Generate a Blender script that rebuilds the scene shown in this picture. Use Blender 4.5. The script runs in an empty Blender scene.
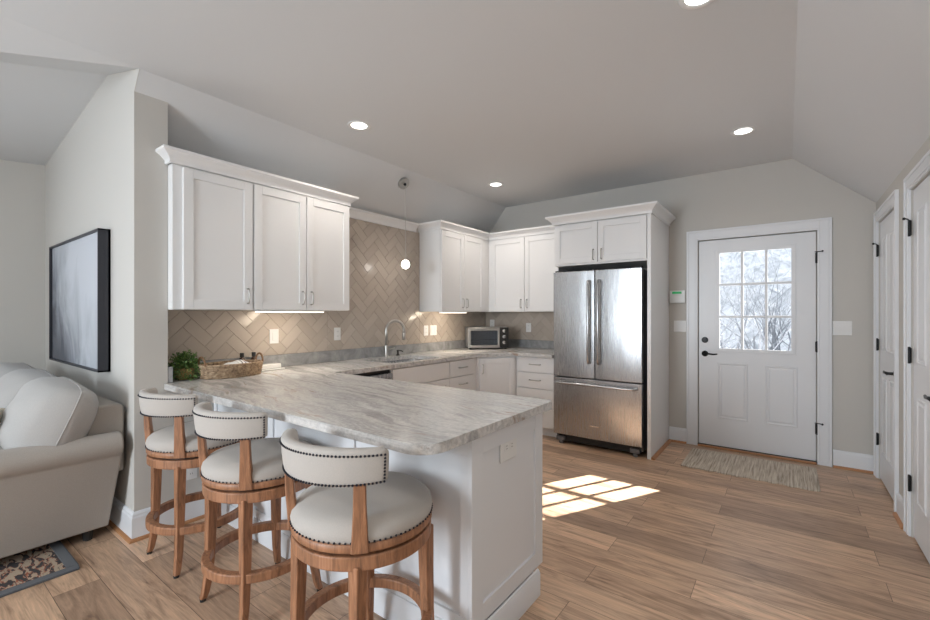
import bpy, bmesh, math, random
from mathutils import Vector, Matrix
R = math.radians
PI = math.pi
random.seed(7)
scene = bpy.context.scene
COL = scene.collection

# ------------------------------------------------------------------ camera, world, sun, large lights, exposure
cam_data = bpy.data.cameras.new('camera')
cam_data.lens = 434.0 / 930.0 * 36.0
cam_data.sensor_width = 36.0
cam_data.shift_y = 4.0 / 930.0
cam_data.clip_start = 0.05
cam = bpy.data.objects.new('camera', cam_data)
cam.location = (0, 0, 1.35)
cam.rotation_euler = (R(90), 0, R(36.57))
COL.objects.link(cam)
scene.camera = cam

world = bpy.data.worlds.new('sky')
scene.world = world
world.use_nodes = True
wn = world.node_tree.nodes
wn['Background'].inputs[0].default_value = (0.86, 0.93, 1.0, 1)
wn['Background'].inputs[1].default_value = 1.2

scene.view_settings.view_transform = 'Standard'
scene.view_settings.look = 'None'
scene.view_settings.gamma = 1.0
scene.view_settings.exposure = 0.15

def add_light(name, kind, loc, energy, color=(1, 1, 1), rot=None, look=None, size=None, size_y=None, **kw):
    d = bpy.data.lights.new(name, kind)
    d.energy = energy
    d.color = color
    if kind == 'AREA':
        d.shape = 'RECTANGLE' if size_y else kw.pop('shape', 'SQUARE')
        d.size = size
        if size_y:
            d.size_y = size_y
    for k, v in kw.items():
        setattr(d, k, v)
    o = bpy.data.objects.new(name, d)
    o.location = loc
    if look is not None:
        o.rotation_euler = Vector(look).to_track_quat('-Z', 'Y').to_euler()
    elif rot:
        o.rotation_euler = rot
    COL.objects.link(o)
    return o

SUN_DIR = Vector((-0.78, -1.47, -1.0)).normalized()
add_light('sun', 'SUN', (3, 8, 6), 34.0, (1.0, 0.97, 0.93), look=SUN_DIR, angle=R(0.45))
# added area lamps as daylight fill, just inside windows out of view
add_light('window_fill', 'AREA', (-2.0, -3.12, 1.45), 140, (0.83, 0.92, 1.0), look=(0.3, 1, -0.02), size=1.2, size_y=1.65)
add_light('window_fill', 'AREA', (-5.40, -1.6, 1.45), 22, (0.82, 0.91, 1.0), look=(1, 0.1, -0.02), size=1.9, size_y=1.7)

# ------------------------------------------------------------------ helpers
ORG = {}

def thing(name, label, cat, loc=(0, 0, 0), group=None, kind=None):
    o = bpy.data.objects.new(name, None)
    o.empty_display_size = 0.1
    o.location = loc
    COL.objects.link(o)
    if kind:
        o['kind'] = kind
    if label:
        o['label'] = label
    if cat:
        o['category'] = cat
    if group:
        o['group'] = group
    ORG[o.name] = Vector(loc)
    return o

def tag(o, label, cat, group=None, kind=None):
    o['label'] = label
    o['category'] = cat
    if group:
        o['group'] = group
    if kind:
        o['kind'] = kind
    return o

def obj(name, bm, mat, parent=None, bevel=0, seg=2, smooth=False, subsurf=0, label=None, angle=40):
    """bm is in world coordinates (or in the parent's, when the parent sits at the origin)"""
    org = Vector((0, 0, 0))
    if parent is not None:
        org = ORG[parent.name]
    if org.length > 0:
        bmesh.ops.translate(bm, verts=bm.verts, vec=-org)
    bmesh.ops.recalc_face_normals(bm, faces=bm.faces)
    me = bpy.data.meshes.new(name)
    bm.to_mesh(me)
    bm.free()
    if mat:
        for m_ in (mat if isinstance(mat, (list, tuple)) else [mat]):
            me.materials.append(m_)
    o = bpy.data.objects.new(name, me)
    COL.objects.link(o)
    if parent is not None:
        o.parent = parent
    ORG[o.name] = org
    if smooth:
        for p in me.polygons:
            p.use_smooth = True
    if bevel:
        b = o.modifiers.new('bevel', 'BEVEL')
        b.width = bevel
        b.segments = seg
        b.limit_method = 'ANGLE'
        b.angle_limit = R(angle)
        if not smooth:
            for p in me.polygons:
                p.use_smooth = True
            b.harden_normals = True
    if subsurf:
        s = o.modifiers.new('subsurf', 'SUBSURF')
        s.levels = subsurf
        s.render_levels = subsurf
    if label:
        o['label'] = label
    return o

def struct(name, bm, mat, **k):
    o = obj(name, bm, mat, **k)
    o['kind'] = 'structure'
    return o

def B():
    return bmesh.new()

def box(bm, x0, x1, y0, y1, z0, z1, M=None, mi=0):
    x0, x1 = min(x0, x1), max(x0, x1)
    y0, y1 = min(y0, y1), max(y0, y1)
    z0, z1 = min(z0, z1), max(z0, z1)
    vs = [bm.verts.new((x, y, z)) for x in (x0, x1) for y in (y0, y1) for z in (z0, z1)]
    for f in ((0, 1, 3, 2), (4, 6, 7, 5), (0, 4, 5, 1), (2, 3, 7, 6), (0, 2, 6, 4), (1, 5, 7, 3)):
        fc = bm.faces.new([vs[i] for i in f])
        fc.material_index = mi
    if M is not None:
        for v in vs:
            v.co = M @ v.co
    return bm

def prism(bm, pts, z0, z1, M=None, mi=0):
    """extrude a 2D outline along z"""
    lo = [bm.verts.new((p[0], p[1], z0)) for p in pts]
    hi = [bm.verts.new((p[0], p[1], z1)) for p in pts]
    n = len(pts)
    fs = [bm.faces.new(lo[::-1]), bm.faces.new(hi)]
    for i in range(n):
        fs.append(bm.faces.new((lo[i], lo[(i + 1) % n], hi[(i + 1) % n], hi[i])))
    for f in fs:
        f.material_index = mi
    if M is not None:
        for v in lo + hi:
            v.co = M @ v.co
    return bm

def lathe(bm, prof, M=None, n=24, mi=0):
    """profile [(r,z)] spun about z"""
    rings = []
    allv = []
    for r, z in prof:
        if r < 1e-6:
            v = bm.verts.new((0, 0, z)); rings.append([v]); allv.append(v)
        else:
            ring = [bm.verts.new((r * math.cos(2 * PI * i / n), r * math.sin(2 * PI * i / n), z)) for i in range(n)]
            rings.append(ring); allv += ring
    for a, b in zip(rings[:-1], rings[1:]):
        for i in range(n):
            j = (i + 1) % n
            if len(a) == 1 and len(b) == 1:
                continue
            if len(a) == 1:
                f = bm.faces.new((a[0], b[i], b[j]))
            elif len(b) == 1:
                f = bm.faces.new((a[i], a[j], b[0]))
            else:
                f = bm.faces.new((a[i], a[j], b[j], b[i]))
            f.material_index = mi
    for ring in (rings[0], rings[-1]):
        if len(ring) > 1:
            try:
                f = bm.faces.new(ring); f.material_index = mi
            except ValueError:
                pass
    if M is not None:
        for v in allv:
            v.co = M @ v.co
    return bm

def T(*a):
    return Matrix.Translation(Vector(a))

def RX(a): return Matrix.Rotation(a, 4, 'X')
def RY(a): return Matrix.Rotation(a, 4, 'Y')
def RZ(a): return Matrix.Rotation(a, 4, 'Z')

def tube(bm, pts, r, n=10, closed=False, mi=0, sx=1.0):
    pts = [Vector(p) for p in pts]
    rs = r if isinstance(r, (list, tuple)) else [r] * len(pts)
    rings = []
    up = None
    m = len(pts)
    for i, p in enumerate(pts):
        if closed:
            d = pts[(i + 1) % m] - pts[i - 1]
        else:
            d = pts[min(i + 1, m - 1)] - pts[max(i - 1, 0)]
        d.normalize()
        if up is None:
            up = Vector((0, 0, 1)) if abs(d.z) < 0.9 else Vector((1, 0, 0))
        s = d.cross(up)
        if s.length < 1e-5:
            s = d.orthogonal()
        s.normalize()
        up = s.cross(d).normalized()
        rings.append([bm.verts.new(p + (s * math.cos(2 * PI * k / n) * sx + up * math.sin(2 * PI * k / n)) * rs[i]) for k in range(n)])
    for i in range(m if closed else m - 1):
        a, b = rings[i], rings[(i + 1) % m]
        for k in range(n):
            f = bm.faces.new((a[k], a[(k + 1) % n], b[(k + 1) % n], b[k]))
            f.material_index = mi
    if not closed:
        bm.faces.new(rings[0][::-1]).material_index = mi
        bm.faces.new(rings[-1]).material_index = mi
    return bm

def sweep(bm, prof, path, mi=0, closed=False):
    """sweep profile [(out, z)] along a horizontal path [(x, y)]; 'out' is to the right of travel. mitred"""
    P = [Vector((p[0], p[1])) for p in path]
    n = len(P)
    cols = []
    for i in range(n):
        def nrm(a, b):
            d = (b - a).normalized()
            return Vector((d.y, -d.x))
        if closed:
            n1, n2 = nrm(P[i - 1], P[i]), nrm(P[i], P[(i + 1) % n])
        else:
            n1 = nrm(P[max(i - 1, 0)], P[max(i - 1, 0) + 1])
            n2 = nrm(P[min(i, n - 2)], P[min(i, n - 2) + 1])
        m = (n1 + n2)
        m /= max(m.dot(n1), 1e-4)
        cols.append([bm.verts.new((P[i].x + m.x * o, P[i].y + m.y * o, z)) for o, z in prof])
    k = len(prof)
    for i in range(n if closed else n - 1):
        a, b = cols[i], cols[(i + 1) % n]
        for j in range(k):
            bm.faces.new((a[j], a[(j + 1) % k], b[(j + 1) % k], b[j])).material_index = mi
    if not closed:
        bm.faces.new(cols[0][::-1]).material_index = mi
        bm.faces.new(cols[-1]).material_index = mi
    return bm

def face_frame(origin, facing):
    """matrix whose local x runs along the face (to the viewer's right), y is outward, z up"""
    w = Vector(facing).normalized()
    u = Vector((-w.y, w.x, 0))      # viewer's right when looking at the face
    u = Vector((w.y * -1, w.x, 0))
    m = Matrix.Identity(4)
    m.col[0][:3] = u
    m.col[1][:3] = w
    m.col[2][:3] = (0, 0, 1)
    m.col[3][:3] = origin
    return m

def duplicate(root, loc, label=None, group=None, rz=None):
    def cp(o, parent):
        c = o.copy()
        COL.objects.link(c)
        if parent is not None:
            c.parent = parent
        for ch in list(o.children):
            cp(ch, c)
        return c
    r = cp(root, None)
    r.location = loc
    if rz is not None:
        r.rotation_euler = (0, 0, rz)
    if label:
        r['label'] = label
    if group:
        r['group'] = group
    return r

# ------------------------------------------------------------------ materials
def mat(name, color=(0.8, 0.8, 0.8), rough=0.5, metal=0.0, **k):
    m = bpy.data.materials.new(name)
    m.use_nodes = True
    b = m.node_tree.nodes['Principled BSDF']
    b.inputs['Base Color'].default_value = (*color, 1)
    b.inputs['Roughness'].default_value = rough
    b.inputs['Metallic'].default_value = metal
    for key, v in k.items():
        b.inputs[key.replace('_', ' ')].default_value = v
    return m

def nodes(m):
    nt = m.node_tree
    return nt, nt.nodes, nt.links, nt.nodes['Principled BSDF']

def add(nt, t, **k):
    n = nt.nodes.new(t)
    for a, v in k.items():
        if a.startswith('i_'):
            key = a[2:]
            key = int(key) if key.isdigit() else key.replace('_', ' ')
            n.inputs[key].default_value = v
        else:
            setattr(n, a, v)
    return n

def coords(nt, scale=(1, 1, 1), rot=(0, 0, 0), kind='Object', loc=(0, 0, 0)):
    tc = add(nt, 'ShaderNodeTexCoord')
    mp = add(nt, 'ShaderNodeMapping')
    mp.inputs['Scale'].default_value = scale
    mp.inputs['Rotation'].default_value = rot
    mp.inputs['Location'].default_value = loc
    nt.links.new(tc.outputs[kind], mp.inputs[0])
    return mp.outputs[0]

def ramp(nt, fac, stops, interp='LINEAR'):
    r = add(nt, 'ShaderNodeValToRGB')
    r.color_ramp.interpolation = interp
    e = r.color_ramp.elements
    while len(e) < len(stops):
        e.new(0.5)
    for el, (p, c) in zip(e, stops):
        el.position = p
        el.color = (*c, 1) if len(c) == 3 else c
    nt.links.new(fac, r.inputs[0])
    return r.outputs[0]

def noise(nt, vec, scale=5, detail=3, rough=0.5, dist=0.0):
    n = add(nt, 'ShaderNodeTexNoise', i_Scale=scale, i_Detail=detail, i_Roughness=rough, i_Distortion=dist)
    nt.links.new(vec, n.inputs['Vector'])
    return n.outputs[0]

def bump(nt, h, b, strength=0.2, dist=0.002):
    n = add(nt, 'ShaderNodeBump', i_Strength=strength, i_Distance=dist)
    nt.links.new(h, n.inputs['Height'])
    nt.links.new(n.outputs[0], b.inputs['Normal'])
    return n

def mixc(nt, a, b, fac, blend='MIX'):
    n = add(nt, 'ShaderNodeMix', data_type='RGBA', blend_type=blend)
    for s, v in ((n.inputs[0], fac), (n.inputs[6], a), (n.inputs[7], b)):
        if hasattr(v, 'is_linked'):
            nt.links.new(v, s)
        elif isinstance(v, (int, float)):
            s.default_value = v
        else:
            s.default_value = (*v, 1)
    return n.outputs[2]

M = {}
def painted(name, col, rough=0.6, bmp=0.05):
    m = mat(name, col, rough)
    nt, ns, lk, b = nodes(m)
    bump(nt, noise(nt, coords(nt), 180, 2), b, bmp, 0.001)
    return m
M['wall'] = painted('greige wall paint', (0.56, 0.54, 0.505), 0.7)
M['ceiling'] = painted('ceiling paint', (0.655, 0.662, 0.668), 0.8)
M['trim'] = painted('white trim paint', (0.76, 0.775, 0.80), 0.35, 0.02)
M['cabinet'] = painted('white cabinet lacquer', (0.80, 0.80, 0.80), 0.33, 0.02)
M['pen'] = painted('white peninsula lacquer', (0.76, 0.775, 0.80), 0.35, 0.02)
M['plate'] = mat('white plastic', (0.78, 0.78, 0.77), 0.35)
M['slot'] = mat('slot dark', (0.12, 0.12, 0.12), 0.5)
M['black'] = mat('black metal', (0.012, 0.012, 0.013), 0.38, 0.3)
M['rubber'] = mat('dark rubber', (0.02, 0.02, 0.02), 0.6)
M['dark'] = mat('dark gap', (0.015, 0.014, 0.013), 0.6)
M['nickel'] = mat('brushed nickel', (0.50, 0.49, 0.47), 0.3, 1.0)
M['chrome'] = mat('chrome', (0.75, 0.75, 0.75), 0.12, 1.0)
M['shoe'] = mat('oak shoe moulding', (0.42, 0.20, 0.09), 0.45)

def make_steel():
    m = mat('stainless steel', (0.50, 0.505, 0.515), 0.26, 1.0)
    nt, ns, lk, b = nodes(m)
    b.inputs['Anisotropic'].default_value = 0.2
    v = coords(nt, (90, 90, 1.5))
    n1 = noise(nt, v, 6, 3)
    r = add(nt, 'ShaderNodeMapRange', i_1=0.3, i_2=0.7, i_3=0.25, i_4=0.29)
    lk.new(n1, r.inputs[0]); lk.new(r.outputs[0], b.inputs['Roughness'])
    w = noise(nt, coords(nt, (4.5, 4.5, 0.8)), 1.6, 2)
    bump(nt, w, b, 0.12, 0.02)
    return m
M['steel'] = make_steel()

def make_floor():
    m = mat('oak plank floor', (0.3, 0.2, 0.13), 0.4)
    nt, ns, lk, b = nodes(m)
    v = coords(nt, (1, 1, 1), loc=(0.37, 0.05, 0))
    br = add(nt, 'ShaderNodeTexBrick', offset=0.37, offset_frequency=2, squash=1.0)
    for k, val in (('Scale', 1.0), ('Mortar Size', 0.0012), ('Mortar Smooth', 0.2), ('Bias', 0.0), ('Brick Width', 1.22), ('Row Height', 0.18)):
        br.inputs[k].default_value = val
    br.inputs['Color1'].default_value = (0, 0, 0, 1)
    br.inputs['Color2'].default_value = (1, 1, 1, 1)
    br.inputs['Mortar'].default_value = (0.5, 0.5, 0.5, 1)
    lk.new(v, br.inputs['Vector'])
    # per-plank offset of the grain
    sep = add(nt, 'ShaderNodeSeparateXYZ'); lk.new(v, sep.inputs[0])
    off = add(nt, 'ShaderNodeVectorMath', operation='SCALE'); off.inputs['Scale'].default_value = 37.0
    lk.new(br.outputs['Color'], off.inputs[0])
    av = add(nt, 'ShaderNodeVectorMath', operation='ADD'); lk.new(v, av.inputs[0]); lk.new(off.outputs[0], av.inputs[1])
    mp = add(nt, 'ShaderNodeMapping'); mp.inputs['Scale'].default_value = (0.9, 7.0, 1); lk.new(av.outputs[0], mp.inputs[0])
    g = noise(nt, mp.outputs[0], 2.6, 7, 0.62, 1.6)
    mp2 = add(nt, 'ShaderNodeMapping'); mp2.inputs['Scale'].default_value = (2.0, 60.0, 1); lk.new(av.outputs[0], mp2.inputs[0])
    g2 = noise(nt, mp2.outputs[0], 3.0, 3, 0.6, 0.4)
    tone = ramp(nt, br.outputs['Color'], [(0.0, (0.36, 0.235, 0.158)), (0.3, (0.62, 0.415, 0.275)), (0.6, (0.48, 0.32, 0.215)), (1.0, (0.72, 0.49, 0.33))])
    c1 = ramp(nt, g, [(0.30, (0.48, 0.44, 0.42)), (0.42, (0.80, 0.78, 0.77)), (0.52, (1.0, 1.0, 1.0)), (0.68, (1.25, 1.24, 1.22))])
    c = mixc(nt, tone, c1, 1.0, 'MULTIPLY')
    c2 = ramp(nt, g2, [(0.3, (0.84, 0.84, 0.84)), (0.7, (1.10, 1.10, 1.10))])
    c = mixc(nt, c, c2, 1.0, 'MULTIPLY')
    c = mixc(nt, c, (0.06, 0.035, 0.02), br.outputs['Fac'])
    lk.new(c, b.inputs['Base Color'])
    rr = add(nt, 'ShaderNodeMapRange', i_1=0.2, i_2=0.8, i_3=0.30, i_4=0.46)
    lk.new(g2, rr.inputs[0]); lk.new(rr.outputs[0], b.inputs['Roughness'])
    inv = add(nt, 'ShaderNodeMath', operation='SUBTRACT'); inv.inputs[0].default_value = 1.0
    lk.new(br.outputs['Fac'], inv.inputs[1])
    bump(nt, inv.outputs[0], b, 0.5, 0.001)
    return m
M['floor'] = make_floor()

def make_stone():
    m = mat('quartzite', (0.6, 0.58, 0.55), 0.2)
    nt, ns, lk, b = nodes(m)
    v0 = coords(nt, (1, 1, 1), rot=(0, 0, R(8)))
    w1 = noise(nt, v0, 1.7, 4, 0.55)
    wv = add(nt, 'ShaderNodeVectorMath', operation='SCALE'); wv.inputs['Scale'].default_value = 0.30
    cmb = add(nt, 'ShaderNodeCombineXYZ'); lk.new(w1, cmb.inputs[1]); lk.new(cmb.outputs[0], wv.inputs[0])
    va = add(nt, 'ShaderNodeVectorMath', operation='ADD'); lk.new(v0, va.inputs[0]); lk.new(wv.outputs[0], va.inputs[1])
    mp = add(nt, 'ShaderNodeMapping'); mp.inputs['Scale'].default_value = (0.45, 4.6, 4.6); lk.new(va.outputs[0], mp.inputs[0])
    n1 = noise(nt, mp.outputs[0], 2.2, 8, 0.64, 0.35)
    c = ramp(nt, n1, [(0.26, (0.26, 0.255, 0.255)), (0.40, (0.44, 0.43, 0.42)), (0.49, (0.66, 0.64, 0.615)), (0.57, (0.47, 0.46, 0.45)), (0.68, (0.74, 0.73, 0.715))])
    mp2 = add(nt, 'ShaderNodeMapping'); mp2.inputs['Scale'].default_value = (0.8, 5.5, 5.5); mp2.inputs['Location'].default_value = (3, 7, 1); lk.new(va.outputs[0], mp2.inputs[0])
    n2 = noise(nt, mp2.outputs[0], 2.0, 6, 0.6, 0.8)
    k = ramp(nt, n2, [(0.61, (0, 0, 0)), (0.70, (0.8, 0.8, 0.8))])
    c = mixc(nt, c, (0.30, 0.20, 0.135), k)
    n3 = noise(nt, v0, 60, 4, 0.7)
    sp = ramp(nt, n3, [(0.35, (0.84, 0.84, 0.84)), (0.6, (1.06, 1.06, 1.06))])
    c = mixc(nt, c, sp, 1.0, 'MULTIPLY')
    # honed side faces read greyer and speckled: real, they are the same slab cut across
    lk.new(c, b.inputs['Base Color'])
    return m
M['stone'] = make_stone()
def make_splash_stone():
    m = mat('quartzite upstand', (0.4, 0.4, 0.4), 0.25)
    nt, ns, lk, b = nodes(m)
    v = coords(nt)
    n1 = noise(nt, v, 6, 6, 0.65, 0.6)
    c = ramp(nt, n1, [(0.3, (0.20, 0.20, 0.20)), (0.5, (0.31, 0.315, 0.32)), (0.7, (0.44, 0.44, 0.44))])
    lk.new(c, b.inputs['Base Color'])
    return m
M['upstand'] = make_splash_stone()

def make_tile():
    m = mat('glazed herringbone tile', (0.5, 0.43, 0.36), 0.18)
    nt, ns, lk, b = nodes(m)
    g = add(nt, 'ShaderNodeNewGeometry')
    c = ramp(nt, g.outputs['Random Per Island'], [(0.0, (0.45, 0.39, 0.335)), (0.5, (0.48, 0.42, 0.36)), (1.0, (0.51, 0.45, 0.39))])
    lk.new(c, b.inputs['Base Color'])
    bump(nt, noise(nt, coords(nt), 14, 3), b, 0.25, 0.004)
    return m
M['tile'] = make_tile()
M['grout'] = mat('grout', (0.40, 0.35, 0.30), 0.8)

def make_wood(name, c0, c1, rough=0.45):
    m = mat(name, c1, rough)
    nt, ns, lk, b = nodes(m)
    v = coords(nt, (14, 14, 1.6))
    n1 = noise(nt, v, 3.0, 6, 0.65, 1.2)
    c = ramp(nt, n1, [(0.28, c0), (0.55, c1), (0.75, tuple(min(1, x * 1.25 + 0.03) for x in c1))])
    lk.new(c, b.inputs['Base Color'])
    bump(nt, n1, b, 0.2, 0.001)
    return m
M['stoolwood'] = make_wood('weathered oak', (0.14, 0.066, 0.036), (0.36, 0.168, 0.085))

def make_fabric(name, col, scale=400, rough=0.9):
    m = mat(name, col, rough)
    nt, ns, lk, b = nodes(m)
    v = coords(nt)
    n1 = noise(nt, v, scale, 2)
    c = mixc(nt, tuple(x * 0.86 for x in col), tuple(min(1, x * 1.1) for x in col), n1)
    lk.new(c, b.inputs['Base Color'])
    bump(nt, n1, b, 0.25, 0.0015)
    b.inputs['Sheen Weight'].default_value = 0.15
    return m
M['linen'] = make_fabric('cream linen', (0.46, 0.425, 0.39))
M['sofa'] = make_fabric('sofa slipcover', (0.36, 0.325, 0.29), 250)
M['cushion'] = make_fabric('sofa cushion cloth', (0.41, 0.395, 0.38), 250)
M['pillow'] = make_fabric('cream pillow', (0.66, 0.60, 0.48), 200)
M['nail'] = mat('gunmetal nails', (0.035, 0.037, 0.05), 0.35, 0.8)

def emit(name, col, strength):
    m = bpy.data.materials.new(name)
    m.use_nodes = True
    b = m.node_tree.nodes['Principled BSDF']
    b.inputs['Base Color'].default_value = (*col, 1)
    b.inputs['Emission Color'].default_value = (*col, 1)
    b.inputs['Emission Strength'].default_value = strength
    return m
M['can_glow'] = emit('lamp diffuser', (1.0, 0.96, 0.9), 6)
M['led'] = emit('led strip', (1.0, 0.93, 0.82), 5)
M['bulb'] = emit('bulb', (1.0, 0.93, 0.85), 9)
M['lcd'] = emit('green display', (0.02, 0.25, 0.08), 0.6)

def make_glass(name, tint=(1, 1, 1), rough=0.0):
    """thin pane: clear with a fresnel sheen"""
    m = bpy.data.materials.new(name)
    m.use_nodes = True
    nt = m.node_tree
    for n in list(nt.nodes):
        nt.nodes.remove(n)
    out = nt.nodes.new('ShaderNodeOutputMaterial')
    mx = nt.nodes.new('ShaderNodeMixShader')
    tr = nt.nodes.new('ShaderNodeBsdfTransparent'); tr.inputs[0].default_value = (*tint, 1)
    gl = nt.nodes.new('ShaderNodeBsdfGlossy'); gl.inputs['Roughness'].default_value = rough
    fr = nt.nodes.new('ShaderNodeFresnel'); fr.inputs[0].default_value = 1.45
    nt.links.new(fr.outputs[0], mx.inputs[0]); nt.links.new(tr.outputs[0], mx.inputs[1]); nt.links.new(gl.outputs[0], mx.inputs[2])
    nt.links.new(mx.outputs[0], out.inputs[0])
    return m
M['glass'] = make_glass('window glass')
M['globe'] = make_glass('globe glass', (0.93, 0.93, 0.93))
M['ovenglass'] = make_glass('oven glass', (0.8, 0.82, 0.85))

# ------------------------------------------------------------------ the room shell
YB, XR, XS = 5.02, 0.605, -3.37        # back wall, right wall, sink wall
XP, YP = -3.127, 0.903                  # end face and long face of the partition
YPB = 1.078                            # far face of the partition
ZC, XFL, XFR, ZR = 2.785, -3.04, 0.04, 2.29
ZS = 2.385                             # sloped ceiling meets the sink wall
XL, YF = -5.455, -3.2

bm = B(); box(bm, XL - 0.2, XR + 0.8, YF - 0.2, YB + 0.12, -0.1, 0.0)
struct('floor', bm, M['floor'])

def poly(bm, pts, mi=0):
    f = bm.faces.new([bm.verts.new(p) for p in pts]); f.material_index = mi
    return bm
bm = B()
A_ = (-3.634, YP, 2.94); B_ = (XL, YP, 2.71); K_ = (XFL, YP, ZC)
D_ = (-5.29, YF, 2.36); C_ = (XL, YF, 2.33)
poly(bm, [(XFL, YF, ZC), (XFR, YF, ZC), (XFR, YB, ZC), (XFL, YB, ZC)])
poly(bm, [(XFR, YF, ZC), (XR + 0.03, YF, ZR - 0.026), (XR + 0.03, YB, ZR - 0.026), (XFR, YB, ZC)])
poly(bm, [(XFL, YP, ZC), (XFL, YB, ZC), (XS - 0.02, YB, ZS - 0.024), (XS - 0.02, YP, ZS - 0.024)])
poly(bm, [K_, A_, D_]); poly(bm, [K_, D_, (XFL, YF, ZC)])
poly(bm, [A_, B_, C_, D_])
bmesh.ops.remove_doubles(bm, verts=bm.verts, dist=0.0005)
struct('ceiling', bm, M['ceiling'])
bm = B(); box(bm, XL - 0.3, XR + 0.9, YF - 0.3, YB + 0.14, 3.05, 3.12)
struct('ceiling_deck', bm, M['ceiling'])

# back wall with the opening of the outside door
DX0, DX1, DZ = -0.735, 0.215, 2.10
bm = B()
Mb = T(0, YB, 0) @ RX(R(90))           # outline (x, z) -> wall, thickness towards +y is negative z
def wall_y(bm, pts, y0, y1):
    prism(bm, pts, -y1, -y0, M=RX(R(90)))
wall_y(bm, [(XL, 0), (DX0, 0), (DX0, 3.0), (XL, 3.0)], YB, YB + 0.12)
wall_y(bm, [(DX1, 0), (XR + 0.8, 0), (XR + 0.8, 3.0), (DX1, 3.0)], YB, YB + 0.12)
wall_y(bm, [(DX0, DZ + 0.004), (DX1, DZ + 0.004), (DX1, 3.0), (DX0, 3.0)], YB, YB + 0.12)
struct('wall_back', bm, M['wall'])

# right wall with two door openings
D1 = (4.17, 4.88); D2 = (3.00, 3.72); DRZ = 2.10
bm = B()
box(bm, XR, XR + 0.12, D1[1], YB, 0, 3.0)
box(bm, XR, XR + 0.12, D2[1], D1[0], 0, 3.0)
box(bm, XR, XR + 0.12, YF, D2[0], 0, 3.0)
box(bm, XR, XR + 0.12, D1[0], D1[1], DRZ, 3.0)
box(bm, XR, XR + 0.12, D2[0], D2[1], DRZ, 3.0)
box(bm, XR + 0.5, XR + 0.6, YF, YB, 0, 3.0)
struct('wall_right', bm, M['wall'])

# sink wall
bm = B(); box(bm, XS - 0.12, XS, YPB - 0.05, YB, 0, 3.0)
struct('wall_left', bm, M['wall'])
# partition between living room and kitchen; its upper outline follows the ceilings
bm = B()
zp = ZC - (XFL - XP) * (ZC - ZS) / (XFL - XS)
wall_y(bm, [(XL - 0.1, 0), (XP, 0), (XP, zp), (XFL, ZC), (-3.634, 2.94), (XL - 0.1, 2.70)], YP, YP + 0.004)
wall_y(bm, [(XL - 0.1, 0), (XP, 0), (XP, 3.0), (XL - 0.1, 3.0)], YP + 0.004, YPB)
box(bm, XS - 0.1, XP, YPB, 1.355, 0, 0.874)
struct('wall_partition', bm, M['wall'])
bm = B()
WZ0, WZ1 = 0.6, 2.3
box(bm, XL - 0.12, XL, YF, -2.55, 0, 3.0); box(bm, XL - 0.12, XL, -0.65, YP + 0.1, 0, 3.0)
box(bm, XL - 0.12, XL, -2.55, -0.65, 0, WZ0); box(bm, XL - 0.12, XL, -2.55, -0.65, WZ1, 3.0)
struct('wall_living', bm, M['wall'])
bm = B()
for a, b_ in ((-2.55, -2.50), (-0.70, -0.65), (-1.63, -1.57)):
    box(bm, XL - 0.09, XL - 0.03, a, b_, WZ0, WZ1)
for a, b_ in ((WZ0, WZ0 + 0.05), (WZ1 - 0.05, WZ1), (1.43, 1.48)):
    box(bm, XL - 0.09, XL - 0.03, -2.55, -0.65, a, b_)
struct('window_2', bm, M['trim'])  # unseen window, placed to hold the added living room fill lamp
# wall behind the camera, two window openings
bm = B()
WZ0, WZ1 = 0.6, 2.3
for x0, x1 in ((XL - 0.1, -2.62), (-1.38, XR + 0.7)):
    box(bm, x0, x1, YF - 0.12, YF, 0, 3.0)
for x0, x1 in ((-2.62, -1.38),):
    box(bm, x0, x1, YF - 0.12, YF, 0, WZ0)
    box(bm, x0, x1, YF - 0.12, YF, WZ1, 3.0)
struct('wall_front', bm, M['wall'])
for i, (x0, x1) in enumerate(((-2.62, -1.38),)):
    bm = B()
    for a, b_ in ((x0, x0 + 0.05), (x1 - 0.05, x1), ((x0 + x1) / 2 - 0.03, (x0 + x1) / 2 + 0.03)):
        box(bm, a, b_, YF - 0.09, YF - 0.03, WZ0, WZ1)
    for a, b_ in ((WZ0, WZ0 + 0.05), (WZ1 - 0.05, WZ1), (1.43, 1.48)):
        box(bm, x0, x1, YF - 0.09, YF - 0.03, a, b_)
    struct('window_1', bm, M['trim'])  # out of view; sited to suit the fill lamp and its reflections

# baseboards and shoe moulding
BASE = [(0, 0), (0.014, 0), (0.014, 0.128), (0.011, 0.134), (0.011, 0.142), (0.004, 0.152), (0, 0.153)]
BASEL = [(0, 0), (0.016, 0), (0.016, 0.135), (0.012, 0.145), (0.012, 0.155), (0.005, 0.168), (0, 0.170)]
SHOE = [(0.0, 0), (0.032, 0), (0.031, 0.008), (0.026, 0.015), (0.014, 0.019), (0, 0.019)]
def basebd(name, path, prof=BASE):
    bm = B(); sweep(bm, prof, path); struct(name, bm, M['trim'])
    bm = B(); sweep(bm, SHOE, path); struct('trim_shoe', bm, M['shoe'])
# 'out' is to the right of travel
basebd('baseboard_partition', [(XP, 1.352), (XP, YP), (XL, YP)][::-1] if False else [(XL, YP), (XP, YP), (XP, 1.352)], BASEL)
basebd('baseboard_back', [(-1.008, YB), (-0.842, YB)])
basebd('baseboard_back_right', [(0.327, YB), (XR, YB)])
basebd('baseboard_right', [(XR, 4.075), (XR, 3.815)])
basebd('baseboard_living', [(XL, YF), (XL, YP)])
basebd('baseboard_right_near', [(XR, 2.90), (XR, YF)])

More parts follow.
